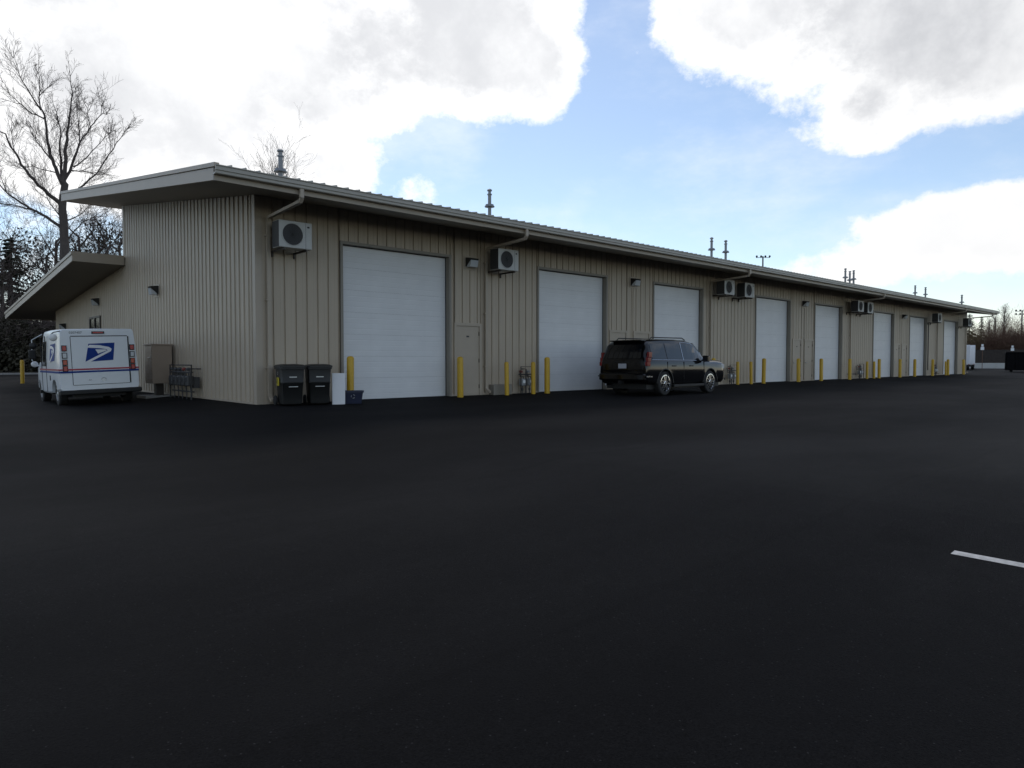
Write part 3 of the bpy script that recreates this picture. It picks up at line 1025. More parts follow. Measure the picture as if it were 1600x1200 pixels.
mb.add(vs_, [(0, 3, 2, 1)] + [(r * 4 + j, r * 4 + (j + 1) % 4, r * 4 + 4 + (j + 1) % 4, r * 4 + 4 + j) for r in range(3) for j in range(4)] + [(12, 13, 14, 15)])
mb.build('tub', 'bluebin', t)
MB().box(-.275, .275, -.195, -.175, .29, .335).box(-.275, .275, .175, .195, .29, .335).box(-.275, -.255, -.175, .175, .29, .335).box(.255, .275, -.175, .175, .29, .335).build('rim', 'bluebin', t)
# recycling mark: three bent arrows
rm = MB()
for q in range(3):
    a0 = 2 * math.pi * q / 3 + .3
    pts = [(.045 * math.cos(a0 + s * .3), .045 * math.sin(a0 + s * .3)) for s in range(5)]
    for (xa_, za_), (xb_, zb_) in zip(pts[:-1], pts[1:]):
        rm.add([(xa_ * .8, 0, za_ * .8), (xb_ * .8, 0, zb_ * .8), (xb_ * 1.25, 0, zb_ * 1.25), (xa_ * 1.25, 0, za_ * 1.25)], [(0, 1, 2, 3)])
o = rm.build('recycling_mark', 'galv', t)
o.location = (0, -.168, .19)
o.rotation_euler = (R(7), 0, 0)


# ---------------------------------------------------------------- loft helper for vehicles
def loft(stations, caps=True):
    mb = MB()
    n = None
    for st_ in stations:
        full = st_ + [(p[0], -p[1], p[2]) for p in reversed(st_)]
        n = len(full)
        mb.v += full
    for i in range(len(stations) - 1):
        for j in range(n):
            k_ = (j + 1) % n
            a, b, c, d = i * n + j, i * n + k_, (i + 1) * n + k_, (i + 1) * n + j
            if Vector(mb.v[a]) == Vector(mb.v[b]) and Vector(mb.v[c]) == Vector(mb.v[d]):
                continue
            mb.f.append((a, d, c, b))
    if caps:
        mb.f.append(tuple(range(n)))
        k_ = (len(stations) - 1) * n
        mb.f.append(tuple(range(k_ + n - 1, k_ - 1, -1)))
    return mb


def cut(ob, cutters):
    """carve the cutters out of ob and keep the result as plain mesh"""
    tmp = []
    for c in cutters:
        co = bpy.data.objects.new('cutter', c.mesh('cutter', None))
        COL.objects.link(co)
        m = ob.modifiers.new('b', 'BOOLEAN')
        m.operation = 'DIFFERENCE'
        m.solver = 'EXACT'
        m.object = co
        tmp.append(co)
    # evaluate free of parents
    par = ob.parent
    ob.parent = None
    bpy.context.view_layer.update()
    dg = bpy.context.evaluated_depsgraph_get()
    me = bpy.data.meshes.new_from_object(ob.evaluated_get(dg))
    ob.modifiers.clear()
    ob.data = me
    ob.parent = par
    for co in tmp:
        bpy.data.objects.remove(co)
    me.polygons.foreach_set('use_smooth', [True] * len(me.polygons))
    try:
        me.set_sharp_from_angle(angle=R(32))
    except Exception:
        pass


def make_wheel(parent, loc, side, r, w, rimr, spokes, chrome):
    t_ = MB().lathe([(rimr, -w / 2), (r - .03, -w / 2), (r, -w / 2 + .03), (r, w / 2 - .03), (r - .03, w / 2), (rimr, w / 2)], axis='Y', n=32, caps=False).build('wheel', 'tyre', parent, smooth=True)
    t_.location = loc
    f = side
    rim = MB()
    rim.lathe([(rimr + .004, f * (w / 2 + .002)), (rimr - .02, f * (w / 2 + .004)), (rimr - .035, f * (w / 2 - .06)), (rimr - .04, -f * w / 2)], axis='Y', n=32, caps=False)
    for q in range(spokes):
        a = 2 * math.pi * q / spokes + .3
        ca, sa = math.cos(a), math.sin(a)
        ta, tb = -sa, ca
        y0_, y1_ = f * (w / 2 - .05), f * (w / 2 - .005)
        for off in (-.045, .045):
            pts = []
            for (rr, hw, yy) in ((.03, .022, y1_), (rimr - .015, .026, y1_ - f * .004)):
                for sgn in (-1, 1):
                    cxx = rr * ca + (off * (.35 + rr / rimr) + sgn * hw) * ta
                    czz = rr * sa + (off * (.35 + rr / rimr) + sgn * hw) * tb
                    pts.append((cxx, yy, czz))
            lo = [(p[0], y0_, p[2]) for p in pts]
            rim.hexa([lo[0], lo[1], lo[3], lo[2]], [pts[0], pts[1], pts[3], pts[2]])
    rim.lathe([(.07, f * (w / 2 - .05)), (.07, f * (w / 2)), (.05, f * (w / 2 + .008)), (.001, f * (w / 2 + .008))], axis='Y', n=18)
    rim.build('rim', chrome, t_, smooth=False)
    MB().lathe([(rimr - .03, f * (w / 2 - .10)), (.001, f * (w / 2 - .10))], axis='Y', n=24).build('brake_disc', 'plastic', t_)
    return t_


# ---------------------------------------------------------------- dark SUV
SUVA = R(2.2)
rrx, rry = 12.3, -3.55
HW = .97
cxv = Vector((rrx, rry, 0)) + Vector((-math.sin(SUVA), math.cos(SUVA), 0)) * HW + Vector((math.cos(SUVA), math.sin(SUVA), 0)) * 1.52
SV = thing('suv', 'large black SUV with chrome wheels parked along the wall', 'SUV', (cxv.x, cxv.y, gz(cxv.x, cxv.y) - .0), SUVA)
#        x     zb   belt  ztop   w    wt
ST = [(-2.52, .52, .70, .84, .90, .84), (-2.56, .46, .95, 1.08, .93, .84), (-2.53, .42, 1.12, 1.20, .95, .84), (-2.47, .40, 1.16, 1.42, .965, .82), (-2.36, .38, 1.17, 1.68, .97, .79), (-2.24, .38, 1.17, 1.80, .975, .76),
      (-2.0, .37, 1.17, 1.845, .98, .755), (-1.5, .36, 1.165, 1.875, .985, .755), (-.6, .36, 1.16, 1.885, .985, .755), (.1, .36, 1.155, 1.87, .985, .75), (.45, .36, 1.15, 1.82, .985, .745), (.62, .36, 1.15, 1.74, .985, .745), (.85, .36, 1.145, 1.57, .985, .76),
      (1.10, .36, 1.14, 1.36, .985, .80), (1.28, .37, 1.12, 1.235, .985, .83), (1.5, .37, 1.09, 1.205, .985, .84), (1.9, .38, 1.07, 1.18, .98, .84), (2.25, .38, 1.06, 1.17, .975, .85), (2.42, .36, 1.04, 1.14, .965, .85), (2.50, .36, .95, 1.04, .93, .80), (2.55, .40, .80, .88, .89, .78)]


def sec(x, zb_, zbelt, zt, w, wt):
    return [(x, 0, zb_), (x, w * .88, zb_), (x, w * .97, zb_ + .10), (x, w, zb_ + (zbelt - zb_) * .45), (x, w * .995, zb_ + (zbelt - zb_) * .72), (x, w * .985, zbelt - .05), (x, w * .965, zbelt),
            (x, w * .965 + (wt - w * .965) * .80, zbelt + (zt - zbelt) * .80), (x, wt, zbelt + (zt - zbelt) * .93), (x, wt - .10, zt), (x, wt * .45, zt + .018), (x, 0, zt + .022)]


def interp(x):
    for a, b in zip(ST[:-1], ST[1:]):
        if a[0] <= x <= b[0]:
            t_ = (x - a[0]) / (b[0] - a[0])
            return [a[i] + (b[i] - a[i]) * t_ for i in range(6)]
    return list(ST[-1])


def side(x, t_, off=.006, s=-1):
    _, zb_, zbelt, zt, w, wt = interp(x)
    y_ = w * .965 + (wt - w * .965) * t_
    z_ = zbelt + (zt - zbelt) * t_
    nrm_ = Vector((0, zt - zbelt, (w * .965 - wt))).normalized()
    return (x, s * (y_ + nrm_.y * off), z_ + nrm_.z * off)


body = loft([sec(*s_) for s_ in ST]).build('body', 'suvpaint', SV)
RA, FA = -1.50, 1.45
cut(body, [MB().lathe([(.47, -1.3), (.47, 1.3)], (RA, 0, .41), 'Y', 36), MB().lathe([(.47, -1.3), (.47, 1.3)], (FA, 0, .41), 'Y', 36)])
MB().box(-2.35, 2.35, -.80, .80, .22, .95).build('chassis', 'plastic', SV)
for s in (-1, 1):
    for ax in (RA, FA):
        make_wheel(SV, (ax, s * (HW - .13), .40), s, .40, .26, .285, 5, 'chrome')
    fl = MB()
    for ax in (RA, FA):
        for q in range(14):
            a0, a1 = math.pi * q / 14, math.pi * (q + 1) / 14
            P = lambda a, r_, y_: (ax + r_ * math.cos(a), s * y_, .41 + r_ * math.sin(a))
            fl.hexa([P(a0, .460, .90), P(a1, .460, .90), P(a1, .500, .90), P(a0, .500, .90)], [P(a0, .460, .988), P(a1, .460, .988), P(a1, .490, .984), P(a0, .490, .984)])
    fl.build('wheel_arch', 'plastic', SV)

    def glass(name, xs_, lo, hi_fn, m='suvglass', off=.008):
        mb = MB()
        n = len(xs_)
        for x_ in xs_:
            mb.v += [side(x_, lo, off, s), side(x_, (lo + hi_fn(x_)) / 2, off, s), side(x_, hi_fn(x_), off, s)]
        for i in range(n - 1):
            for j in range(2):
                a = i * 3 + j
                mb.f.append((a, a + 3, a + 4, a + 1))
        return mb.build(name, m, SV)
    glass('side_window', [-2.22, -2.0, -1.7, -1.42], .06, lambda x_: .80)
    glass('side_window', [-1.34, -1.0, -.7, -.40], .06, lambda x_: .80)
    glass('side_window', [-.32, 0, .3, .5, .7, .86, 1.0], .06, lambda x_: .80 if x_ < .3 else .80)
    # bright trim round the windows
    tr = MB()
    xs_ = [-2.26, -1.9, -1.5, -1.0, -.4, 0, .4, .8, 1.02]
    tr.tube([side(x_, .02, .012, s) for x_ in xs_], .008, 5)
    tr.tube([side(x_, .86, .010, s) for x_ in [-.34, 0, .3, .5, .7, .9, 1.0]], .006, 5)
    tr.tube([side(-.36, .02 + .84 * q / 4, .012, s) for q in range(5)], .010, 5)
    tr.build('window_trim', 'chrome', SV)
    for hx in (-.98, .12):
        MB().box(hx - .11, hx + .11, s * .985 - .022, s * .985 + .022, .965, 1.0).build('door_handle', 'suvpaint', SV, bevel=.008)
    for gx in (-1.38, -.36, .98):
        MB().box(gx - .004, gx + .004, s * .978 - .010, s * .978 + .010, .48, 1.12).build('door_gap', 'plastic', SV)
    MB().box(.82, .94, s * 1.12 - .12, s * 1.12 + .12, 1.12, 1.34).box(.86, .92, s * .98 - .06, s * .98 + .06, 1.14, 1.2).build('mirror', 'suvpaint', SV, bevel=.03)
    MB().tube([(-2.0, s * .66, 1.85), (-1.9, s * .66, 1.925), (-.0, s * .66, 1.945), (.18, s * .66, 1.875)], .018, 8).build('roof_rail', 'chrome' if False else 'plastic', SV, smooth=True)
    tl = MB()
    for z0_, z1_, xo in ((.98, 1.12, -2.555), (1.12, 1.26, -2.525), (1.26, 1.44, -2.47)):
        x2 = {0.98: -2.535, 1.12: -2.50, 1.26: -2.44}[z0_]
        tl.box(xo - .008, xo + .17, s * .925 - .055, s * .925 + .040, z0_, z1_ - .002)
    tl.build('tail_light', 'suvlamp', SV, bevel=.012)
    MB().box(-2.60, -2.30, s * .985 - .02, s * .985 + .012, .62, .66).build('side_marker', 'chrome', SV)
    MB().box(2.34, 2.50, s * .80 - .16, s * .80 + .10, .86, 1.02).build('headlight', 'lens', SV, bevel=.02)
    MB().box(-1.0, .98, s * .90 - .10, s * .90 + .07, .27, .35).build('running_board', 'plastic', SV, bevel=.01)
# rear glass, plate, bumper, wiper, spoiler
rw = MB()
ro = [(-2.535, 1.20), (-2.485, 1.42), (-2.385, 1.66)]
for x_, z_ in ro:
    rw.v += [(x_ - .012, -.70, z_ + .03), (x_ - .012, .70, z_ + .03)]
rw.f = [(0, 1, 3, 2), (2, 3, 5, 4)]
rw.build('rear_window', 'suvglass', SV)
MB().box(-2.44, -2.16, -.64, .64, 1.795, 1.84).build('spoiler', 'suvpaint', SV, bevel=.02)
MB().box(-2.67, -2.48, -.92, .92, .50, .74).build('rear_bumper', 'suvpaint', SV, bevel=.05)
MB().box(-2.592, -2.57, -.16, .16, .90, 1.06).build('number_plate', 'plate', SV, bevel=.004)
MB().box(-2.585, -2.575, -.32, .32, 1.10, 1.125).build('tailgate_trim', 'plastic', SV)
MB().box(-2.74, -2.55, -.06, .06, .40, .50).build('tow_hitch', 'plastic', SV)
MB().tube([(-2.2, .5, .36), (-2.66, .62, .36)], .035, 10).build('exhaust', 'chrome', SV)
wsd = MB()
for x_, z_, wd in ((.60, 1.755, .70), (.85, 1.58, .72), (1.10, 1.37, .76), (1.26, 1.25, .78)):
    wsd.v += [(x_ + .012, -wd, z_ + .030), (x_ + .012, wd, z_ + .030)]
wsd.f = [(0, 2, 3, 1), (2, 4, 5, 3), (4, 6, 7, 5)]
wsd.build('windshield', 'suvglass', SV)
MB().box(2.46, 2.55, -.62, .62, .62, 1.0).build('grille', 'chrome', SV, bevel=.02)

# ---------------------------------------------------------------- postal van
VX, VY = -2.27, 5.30
VN = thing('postal_van', 'white right-hand-drive postal van with blue eagle emblem seen from behind', 'van', (VX, VY, gz(VX, VY) - .02), R(90))
VN.rotation_euler = (R(-2.0), 0, R(90))
VN.scale = (1, 1.05, 1.0)
# roll about the van's own length (local x): left side (towards the lot) low
LEAN = .045


def vsec(x, zb_, zt, w, wt, lean=0):
    pts = [(0, zb_), (w * .96, zb_), (w, zb_ + .05), (w, 1.02), (wt + (w - wt) * .12, zt - .14), (wt, zt - .06), (wt - .02, zt - .02), (wt - .07, zt), (0, zt + .012)]
    if zt < 1.35:
        pts = [(0, zb_), (w * .96, zb_), (w, zb_ + .05), (w, zb_ + (zt - zb_) * .6), (w * .99, zt - .12), (w * .97, zt - .06), (w * .95, zt - .03), (w * .9, zt), (0, zt + .03)]
    return [(x + lean * (z - .45), y_, z) for y_, z in pts]


vst = [vsec(.0, .46, 2.12, .93, .86, LEAN), vsec(.03, .46, 2.15, .935, .865, LEAN), vsec(.5, .42, 2.16, .94, .87), vsec(1.6, .34, 2.17, .94, .87), vsec(2.55, .34, 2.16, .94, .86), vsec(2.72, .34, 2.10, .935, .85), vsec(3.10, .36, 1.55, .93, .82), vsec(3.32, .38, 1.28, .92, .80),
       vsec(3.85, .40, 1.16, .88, .80), vsec(4.02, .42, 1.02, .84, .78), vsec(4.08, .46, .80, .82, .78)]
vb = loft(vst).build('body', 'vanwhite', VN)
VRA, VFA = .86, 3.40
cut(vb, [MB().lathe([(.39, -1.3), (.39, 1.3)], (VRA, 0, .36), 'Y', 30), MB().lathe([(.37, -1.3), (.37, 1.3)], (VFA, 0, .34), 'Y', 30)])
MB().box(.15, 3.9, -.62, .62, .24, .70).build('chassis', 'plastic', VN)
for s in (-1, 1):
    for ax in (VRA, VFA):
        make_wheel(VN, (ax, s * .78, .33), s, .33, .20, .19, 4, 'galv')


def rx(z, o=0.0):                  # rear face
    return LEAN * (z - .45) - o


def vside(z):
    return .944 + max(0, z - 1.02) / (2.03 - 1.02) * (.8815 - .94)


# rear roll-up door: panel, gasket lines
def rquad(mb, y0_, y1_, z0_, z1_, o0, o1):
    mb.hexa([(rx(z0_, o1), y0_, z0_), (rx(z0_, o0), y0_, z0_), (rx(z0_, o0), y1_, z0_), (rx(z0_, o1), y1_, z0_)], [(rx(z1_, o1), y0_, z1_), (rx(z1_, o0), y0_, z1_), (rx(z1_, o0), y1_, z1_), (rx(z1_, o1), y1_, z1_)])
    return mb


DY0, DY1, DZ0, DZ1 = -.70, .64, .60, 1.94
rd = rquad(MB(), DY0, DY1, DZ0, DZ1, -.02, .010).build('rear_door', 'vanwhite', VN)
gk = MB()
rquad(gk, DY0 - .030, DY0, DZ0, DZ1, -.02, .014)
rquad(gk, DY0, DY1, DZ1, DZ1 + .024, -.02, .014)
rquad(gk, DY1, DY1 + .012, DZ0, DZ1, -.02, .012)
rquad(gk, DY0, DY1, DZ0 - .012, DZ0, -.02, .012)
gk.build('door_gasket', 'gasket', rd)
hd = rquad(MB(), -.12, -.02, .68, .76, .010, .014)
hd.build('door_latch', 'galv', rd)
me = MB()
for q in range(14):
    a0, a1 = math.pi * q / 14, math.pi * (q + 1) / 14
    zc_, yc_ = .72, -.07
    for r0_, r1_ in ((.052, .060),):
        pts = [(r0_, a0), (r0_, a1), (r1_, a1), (r1_, a0)]
        me.add([(rx(zc_ + r_ * math.sin(a), .0155), yc_ + r_ * math.cos(a), zc_ + r_ * math.sin(a)) for r_, a in pts], [(0, 1, 2, 3)])
me.build('latch_ring', 'plastic', rd)
o = inst('lettering', text_mesh('- 54 -', .055, 'plastic', 'lettering'), rd, (rx(.72, .0125), .25, .72), (R(90), 0, R(-90)))


# emblem: blue slanted field, white eagle head
def emblem(parent, to3, flip=False):
    A = [(825, 300), (1150, 290), (1120, 510), (775, 525)]
    Wh = [(800, 348), (838, 313), (960, 320), (1075, 345), (1108, 368), (1098, 398), (810, 538), (772, 525), (1055, 388), (1040, 372), (960, 358)]
    Wd = [(905, 372), (1030, 374), (1046, 388), (935, 425)]
    for nm, poly, m_, o_ in (('emblem_field', A, 'blue', .003), ('emblem_eagle', Wh, 'white', .006), ('emblem_wing', Wd, 'foam', .006)):
        mb = MB()
        mb.v = [to3((x_ - 960) / 375, (410 - y_) / 235, o_) for x_, y_ in poly]
        bmx = bmesh.new()
        f_ = bmx.faces.new([bmx.verts.new(v_) for v_ in mb.v])
        bmesh.ops.triangulate(bmx, faces=[f_])
        me_ = bpy.data.meshes.new(nm)
        bmx.to_mesh(me_)
        bmx.free()
        me_.materials.append(M[m_])
        inst(nm, me_, parent)


emblem(rd, lambda a, b, o_: (rx(1.49 + b * .53, .010 + o_), -.02 - a * .72, 1.49 + b * .53))
emblem(VN, lambda a, b, o_: (1.05 - a * .80, vside(1.50 + b * .52) + o_, 1.50 + b * .52))
# stripes on rear and both sides
for nm, m_, z0_, z1_ in (('red_stripe', 'red', 1.005, 1.050), ('blue_stripe', 'blue', .935, .985)):
    sb = MB()
    rquad(sb, -.925, .925, z0_, z1_, -.005, .0165)
    for s in (-1, 1):
        y0_, y1_ = sorted((s * .930, s * .9475))
        sb.box(.02, 3.0, y0_, y1_, z0_, z1_)
    sb.build(nm, m_, VN)
# lamps: four a side
for s in (-1, 1):
    for z_, m_ in ((1.62, 'lampred'), (1.42, 'lens'), (1.23, 'lampamber'), (1.06, 'lampred')):
        yy0 = s * .80
        lm = rquad(MB(), yy0 - .060, yy0 + .060, z_ - .082, z_ + .082, .0, .022).build('lamp_housing', 'gasket', VN)
        rquad(MB(), yy0 - .042, yy0 + .042, z_ - .062, z_ + .062, .022, .036).build('tail_lamp', m_, lm)
rquad(MB(), -.15, .15, 2.015, 2.085, .0, .020).build('lamp_housing', 'gasket', VN)
rquad(MB(), -.12, .12, 2.03, 2.07, .020, .030).build('brake_lamp', 'lampred', VN)
inst('fleet_number', text_mesh('0207407', .085, 'plastic', 'fleet_number'), VN, (rx(2.05, .003), .52, 2.05), (R(90), 0, R(-90)))
MB().box(-.13, .04, -.97, .97, .33, .46).build('bumper', 'plastic', VN, bevel=.03)
rquad(MB(), -.90, .90, .455, .565, -.01, .012).build('sill', 'vanwhite', VN)
# left side: sliding door with window, gaps, cab windows
MB().box(1.93, 1.955, .930, .948, .38, 2.0).box(2.68, 2.70, .925, .946, .38, 1.95).box(1.955, 2.68, .930, .947, 1.985, 2.0).build('door_gap', 'gasket', VN)
sd_ = MB()
sd_.hexa([(2.04, vside(1.12) + .004, 1.12), (2.58, vside(1.12) + .004, 1.12), (2.58, vside(1.12) - .02, 1.12), (2.04, vside(1.12) - .02, 1.12)], [(2.04, vside(1.86) + .004, 1.86), (2.50, vside(1.86) + .004, 1.86), (2.50, vside(1.86) - .02, 1.86), (2.04, vside(1.86) - .02, 1.86)])
sd_.build('door_window', 'vanglass', VN, bevel=.01)
sw = MB()
sw.add([(2.79, -.78, 2.06), (2.79, .78, 2.06), (3.27, .80, 1.36), (3.27, -.80, 1.36)], [(0, 1, 2, 3)])
sw.build('windshield', 'vanglass', VN)
qw = MB()
qw.add([(2.76, .905, 1.20), (3.16, .905, 1.24), (3.00, .87, 1.62), (2.78, .868, 1.90)], [(0, 1, 2, 3)])
qw.build('quarter_window', 'vanglass', VN)
MB().box(1.35, 1.40, .94, .955, .72, .86).build('fuel_door', 'plastic', VN)
# mirrors: tall loop on the left front, low convex pod, rear round mirror on its arm
MB().tube([(2.75, .88, 2.08), (3.0, 1.10, 1.92), (3.0, 1.12, 1.30), (3.0, .98, 1.12)], .014, 6).build('mirror_arm', 'vanwhite', VN)
MB().lathe([(.001, -.05), (.07, -.035), (.10, 0), (.10, .02), (.001, .03)], (2.96, 1.08, 1.74), 'X', 16).build('mirror', 'plastic', VN, smooth=True)
MB().box(2.95, 3.02, 1.02, 1.20, 1.34, 1.62).build('mirror', 'plastic', VN, bevel=.03)
MB().lathe([(.001, -.08), (.06, -.06), (.09, -.02), (.09, .01), (.001, .02)], (3.35, 1.02, 1.18), 'X', 18).build('convex_mirror', 'white', VN, smooth=True)
MB().tube([(3.35, .80, 1.12), (3.35, 1.0, 1.16)], .014, 6).build('mirror_arm', 'vanwhite', VN)
MB().tube([(.12, .84, 2.10), (.02, 1.02, 2.06), (-.02, 1.10, 1.98)], .014, 6).build('mirror_arm', 'plastic', VN)
MB().lathe([(.001, -.045), (.07, -.035), (.100, -.005), (.100, .02), (.001, .03)], (-.02, 1.04, 1.92), 'X', 20).build('convex_mirror', 'foam', VN, smooth=True)
MB().box(4.02, 4.16, -.86, .86, .42, .56).build('bumper', 'plastic', VN, bevel=.03)
MB().box(2.9, 3.0, .60, .98, .30, .40).build('step', 'plastic', VN)


# ---------------------------------------------------------------- trees
def grow(mb, tw, p, d, ln_, r, lev, maxlev, rg, up=.10, nseg=4, dens_=1.0, spread=.75, wig=.13):
    path, rad = [p.copy()], [r]
    q, dd = p.copy(), d.copy()
    for i in range(nseg):
        dd = (dd + Vector((rg.gauss(0, wig), rg.gauss(0, wig), rg.gauss(0, wig * .7) + up))).normalized()
        q = q + dd * (ln_ / nseg)
        path.append(q.copy())
        rad.append(max(.008, r * (1 - .80 * (i + 1) / nseg)))
    (mb if lev <= 1 else tw).tube(path, rad, 6 if lev <= 1 else 3, caps=False)
    if lev >= maxlev:
        return
    nb = int(round({0: 8, 1: 7, 2: 6, 3: 5}.get(lev, 4) * dens_))
    for i in range(nb):
        t_ = .25 + .75 * (i + rg.random()) / nb
        k_ = min(nseg - 1, int(t_ * nseg))
        fr_ = t_ * nseg - k_
        pp = path[k_].lerp(path[k_ + 1], fr_)
        base = (path[k_ + 1] - path[k_]).normalized()
        a = rg.random() * 6.283
        o_ = base.orthogonal().normalized()
        w_ = base.cross(o_)
        nd_ = (base * .75 + (o_ * math.cos(a) + w_ * math.sin(a)) * spread).normalized()
        grow(mb, tw, pp, nd_, ln_ * rg.uniform(.38, .62), max(.008, r * (1 - .7 * t_) * .5), lev + 1, maxlev, rg, up, max(2, nseg - 1), dens_, spread, wig)


def tree_object(name, lb, loc, mb, tw, bark='bark', twig='twig', leaves=None, lm='ivy', group=None):
    t = thing(name, lb, 'tree' if 'shrub' not in name else 'shrub', loc, 0, group)
    if mb.v:
        mb.build('trunk', bark, t, smooth=True, fix=False)
    if tw.v:
        tw.build('crown', twig, t, fix=False)
    if leaves is not None and leaves.v:
        leaves.build('foliage', lm, t, fix=False)
    return t


# the tall bare cottonwood: limbs follow its real fork pattern, in a local frame (a = across, h = height)
rg = random.Random(11)
TREE = Vector((5.65, 55.8, 0))
BYV = Vector((.1708, .9853, 0))      # the limb chart faces the lot
AX = Vector((BYV.y, -BYV.x, 0))
sc_ = 62 / 1077.0


def tp(u, v, dep=0):              # limb chart -> local metres
    return AX * ((u - 350) / 3.333 * sc_ * .84) + Vector((0, 0, (564 - 98 - v / 3.6) * sc_ + 1.1)) + BYV * dep


big, tw = MB(), MB()
LIMBS = [([(352, 1690), (350, 1300), (350, 1100), (345, 900), (347, 700), (350, 660)], .56, .26, 0),
         ([(345, 700), (310, 620), (285, 540), (268, 430), (262, 330), (238, 270), (235, 150), (236, 50)], .26, .02, 1.0),
         ([(350, 690), (362, 600), (372, 480), (378, 400), (395, 290), (400, 200), (392, 80)], .28, .02, -1.0),
         ([(352, 680), (385, 620), (420, 500), (445, 440), (500, 340), (560, 250), (600, 225)], .20, .02, 2.0),
         ([(345, 690), (338, 600), (340, 500), (345, 400), (325, 280), (300, 190)], .20, .02, 3),
         ([(395, 615), (450, 620), (540, 635), (640, 640)], .09, .015, -2),
         ([(365, 760), (430, 720), (520, 640), (590, 520), (650, 440), (725, 320)], .16, .015, -3),
         ([(335, 810), (280, 770), (225, 730), (165, 660), (115, 580), (70, 495), (0, 465)], .27, .05, -2),
         ([(335, 940), (260, 890), (180, 850), (110, 800), (55, 755), (0, 690), (-10, 560)], .20, .03, 2),
         ([(300, 915), (220, 860), (120, 825), (0, 808), (-60, 800)], .13, .02, 3.5),
         ([(300, 580), (255, 520), (222, 475), (190, 400), (160, 330)], .12, .015, 3),
         ([(258, 345), (200, 330), (140, 300), (90, 260), (48, 185)], .10, .012, -2),
         ([(245, 300), (180, 220), (145, 170), (120, 60)], .09, .012, -3),
         ([(235, 220), (270, 170), (305, 100)], .06, .01, 1),
         ([(440, 450), (440, 330), (430, 220), (425, 80)], .08, .01, 3),
         ([(500, 345), (490, 240), (500, 130)], .06, .01, 2),
         ([(560, 255), (570, 180), (572, 130)], .05, .01, 1),
         ([(405, 590), (440, 560), (540, 430), (600, 330), (640, 280)], .10, .01, 4),
         ([(370, 1000), (420, 930), (500, 880), (570, 830)], .10, .012, -2),
         ([(365, 900), (430, 860), (480, 800), (560, 720), (600, 700)], .08, .012, 2),
         ([(330, 880), (280, 800), (240, 690), (200, 610)], .09, .012, 5),
         ([(325, 640), (250, 620), (180, 600), (110, 600)], .08, .012, 3),
         ([(115, 585), (100, 500), (105, 420)], .06, .01, 0), ([(60, 757), (20, 640), (5, 540)], .06, .01, 2)]
chart = []
for pts, r0_, r1_, dep in LIMBS:
    n = len(pts)
    d0 = min(chart, key=lambda c: (c[0] - pts[0][0]) ** 2 + (c[1] - pts[0][1]) ** 2)[2] if chart else 0.0
    deps = [d0 + dep * (i / (n - 1)) ** 1.2 for i in range(n)]
    for i in range(n - 1):
        for s_ in range(8):
            f_ = s_ / 8
            chart.append((pts[i][0] * (1 - f_) + pts[i + 1][0] * f_, pts[i][1] * (1 - f_) + pts[i + 1][1] * f_, deps[i] * (1 - f_) + deps[i + 1] * f_))
    P = [tp(u, v, deps[i]) for i, (u, v) in enumerate(pts)]
    # smooth the chart line a little and give it natural wobble
    Q = []
    for i in range(n - 1):
        for s_ in range(3):
            Q.append(P[i].lerp(P[i + 1], s_ / 3) + Vector((rg.gauss(0, .05), rg.gauss(0, .05), rg.gauss(0, .05))) * (1 if i else 0))
    Q.append(P[-1])
    rad = [(r0_ + (r1_ - r0_) * (i / (len(Q) - 1)) ** .8) * (.72 if r0_ < .5 else .92) for i in range(len(Q))]
    big.tube(Q, rad, 8, caps=False)
    if r0_ > .5:
        continue
    total = sum((b - a).length for a, b in zip(Q[:-1], Q[1:]))
    nb = int(total * 3.0)
    for i in range(nb):
        t_ = .12 + .88 * rg.random()
        k_ = min(len(Q) - 2, int(t_ * (len(Q) - 1)))
        p_ = Q[k_].lerp(Q[k_ + 1], rg.random())
        base = (Q[k_ + 1] - Q[k_]).normalized()
        a = rg.random() * 6.283
        o_ = base.orthogonal().normalized()
        w_ = base.cross(o_)
        d_ = (base * .8 + (o_ * math.cos(a) + w_ * math.sin(a)) * .75 + Vector((0, 0, .25))).normalized()
        grow(big, tw, p_, d_, rg.uniform(1.2, 3.0) * (1.05 - .62 * t_), .024, 2, 4, rg, .10, 3, .70, .58, .06)
tree_object('bare_tree', 'tall bare forked tree rising behind the left end of the building', (TREE.x, TREE.y, .1), big, tw)

# second bare tree, crown tip over the roof
rg = random.Random(5)
b2, t2 = MB(), MB()
b2.tube([(0, 0, -.2), (.1, .1, 6), (0, .2, 13), (.1, 0, 18)], [.55, .48, .36, .25], 8, caps=False)
for i in range(12):
    a = i * 2.4
    grow(b2, t2, Vector((.05, .1, 13 + i * .45)), Vector((math.cos(a) * .26, math.sin(a) * .26, 1)).normalized(), rg.uniform(5.5, 8.2), .13, 1, 4, rg, .08, 5, .75, .5, .07)
tree_object('bare_tree', 'bare tree top showing above the roof behind the nearest flue', (27.6, 60, .2), b2, t2)


# background woods on the left: bushy trees with clinging dark leaves
def leaf_cloud(mb, rg_, c, r, n, s):
    for _ in range(n):
        v = Vector((rg_.gauss(0, 1), rg_.gauss(0, 1), rg_.gauss(0, 1))).normalized() * (r * rg_.random() ** .45)
        p = c + Vector((v.x, v.y, v.z * .9))
        a = Vector((rg_.gauss(0, 1), rg_.gauss(0, 1), rg_.gauss(0, 1))).normalized()
        b = a.orthogonal().normalized()
        w = a.cross(b)
        q = s * rg_.uniform(.6, 1.4)
        mb.add([p + b * q, p + w * q * .6, p - b * q, p - w * q * .6], [(0, 1, 2, 3)])


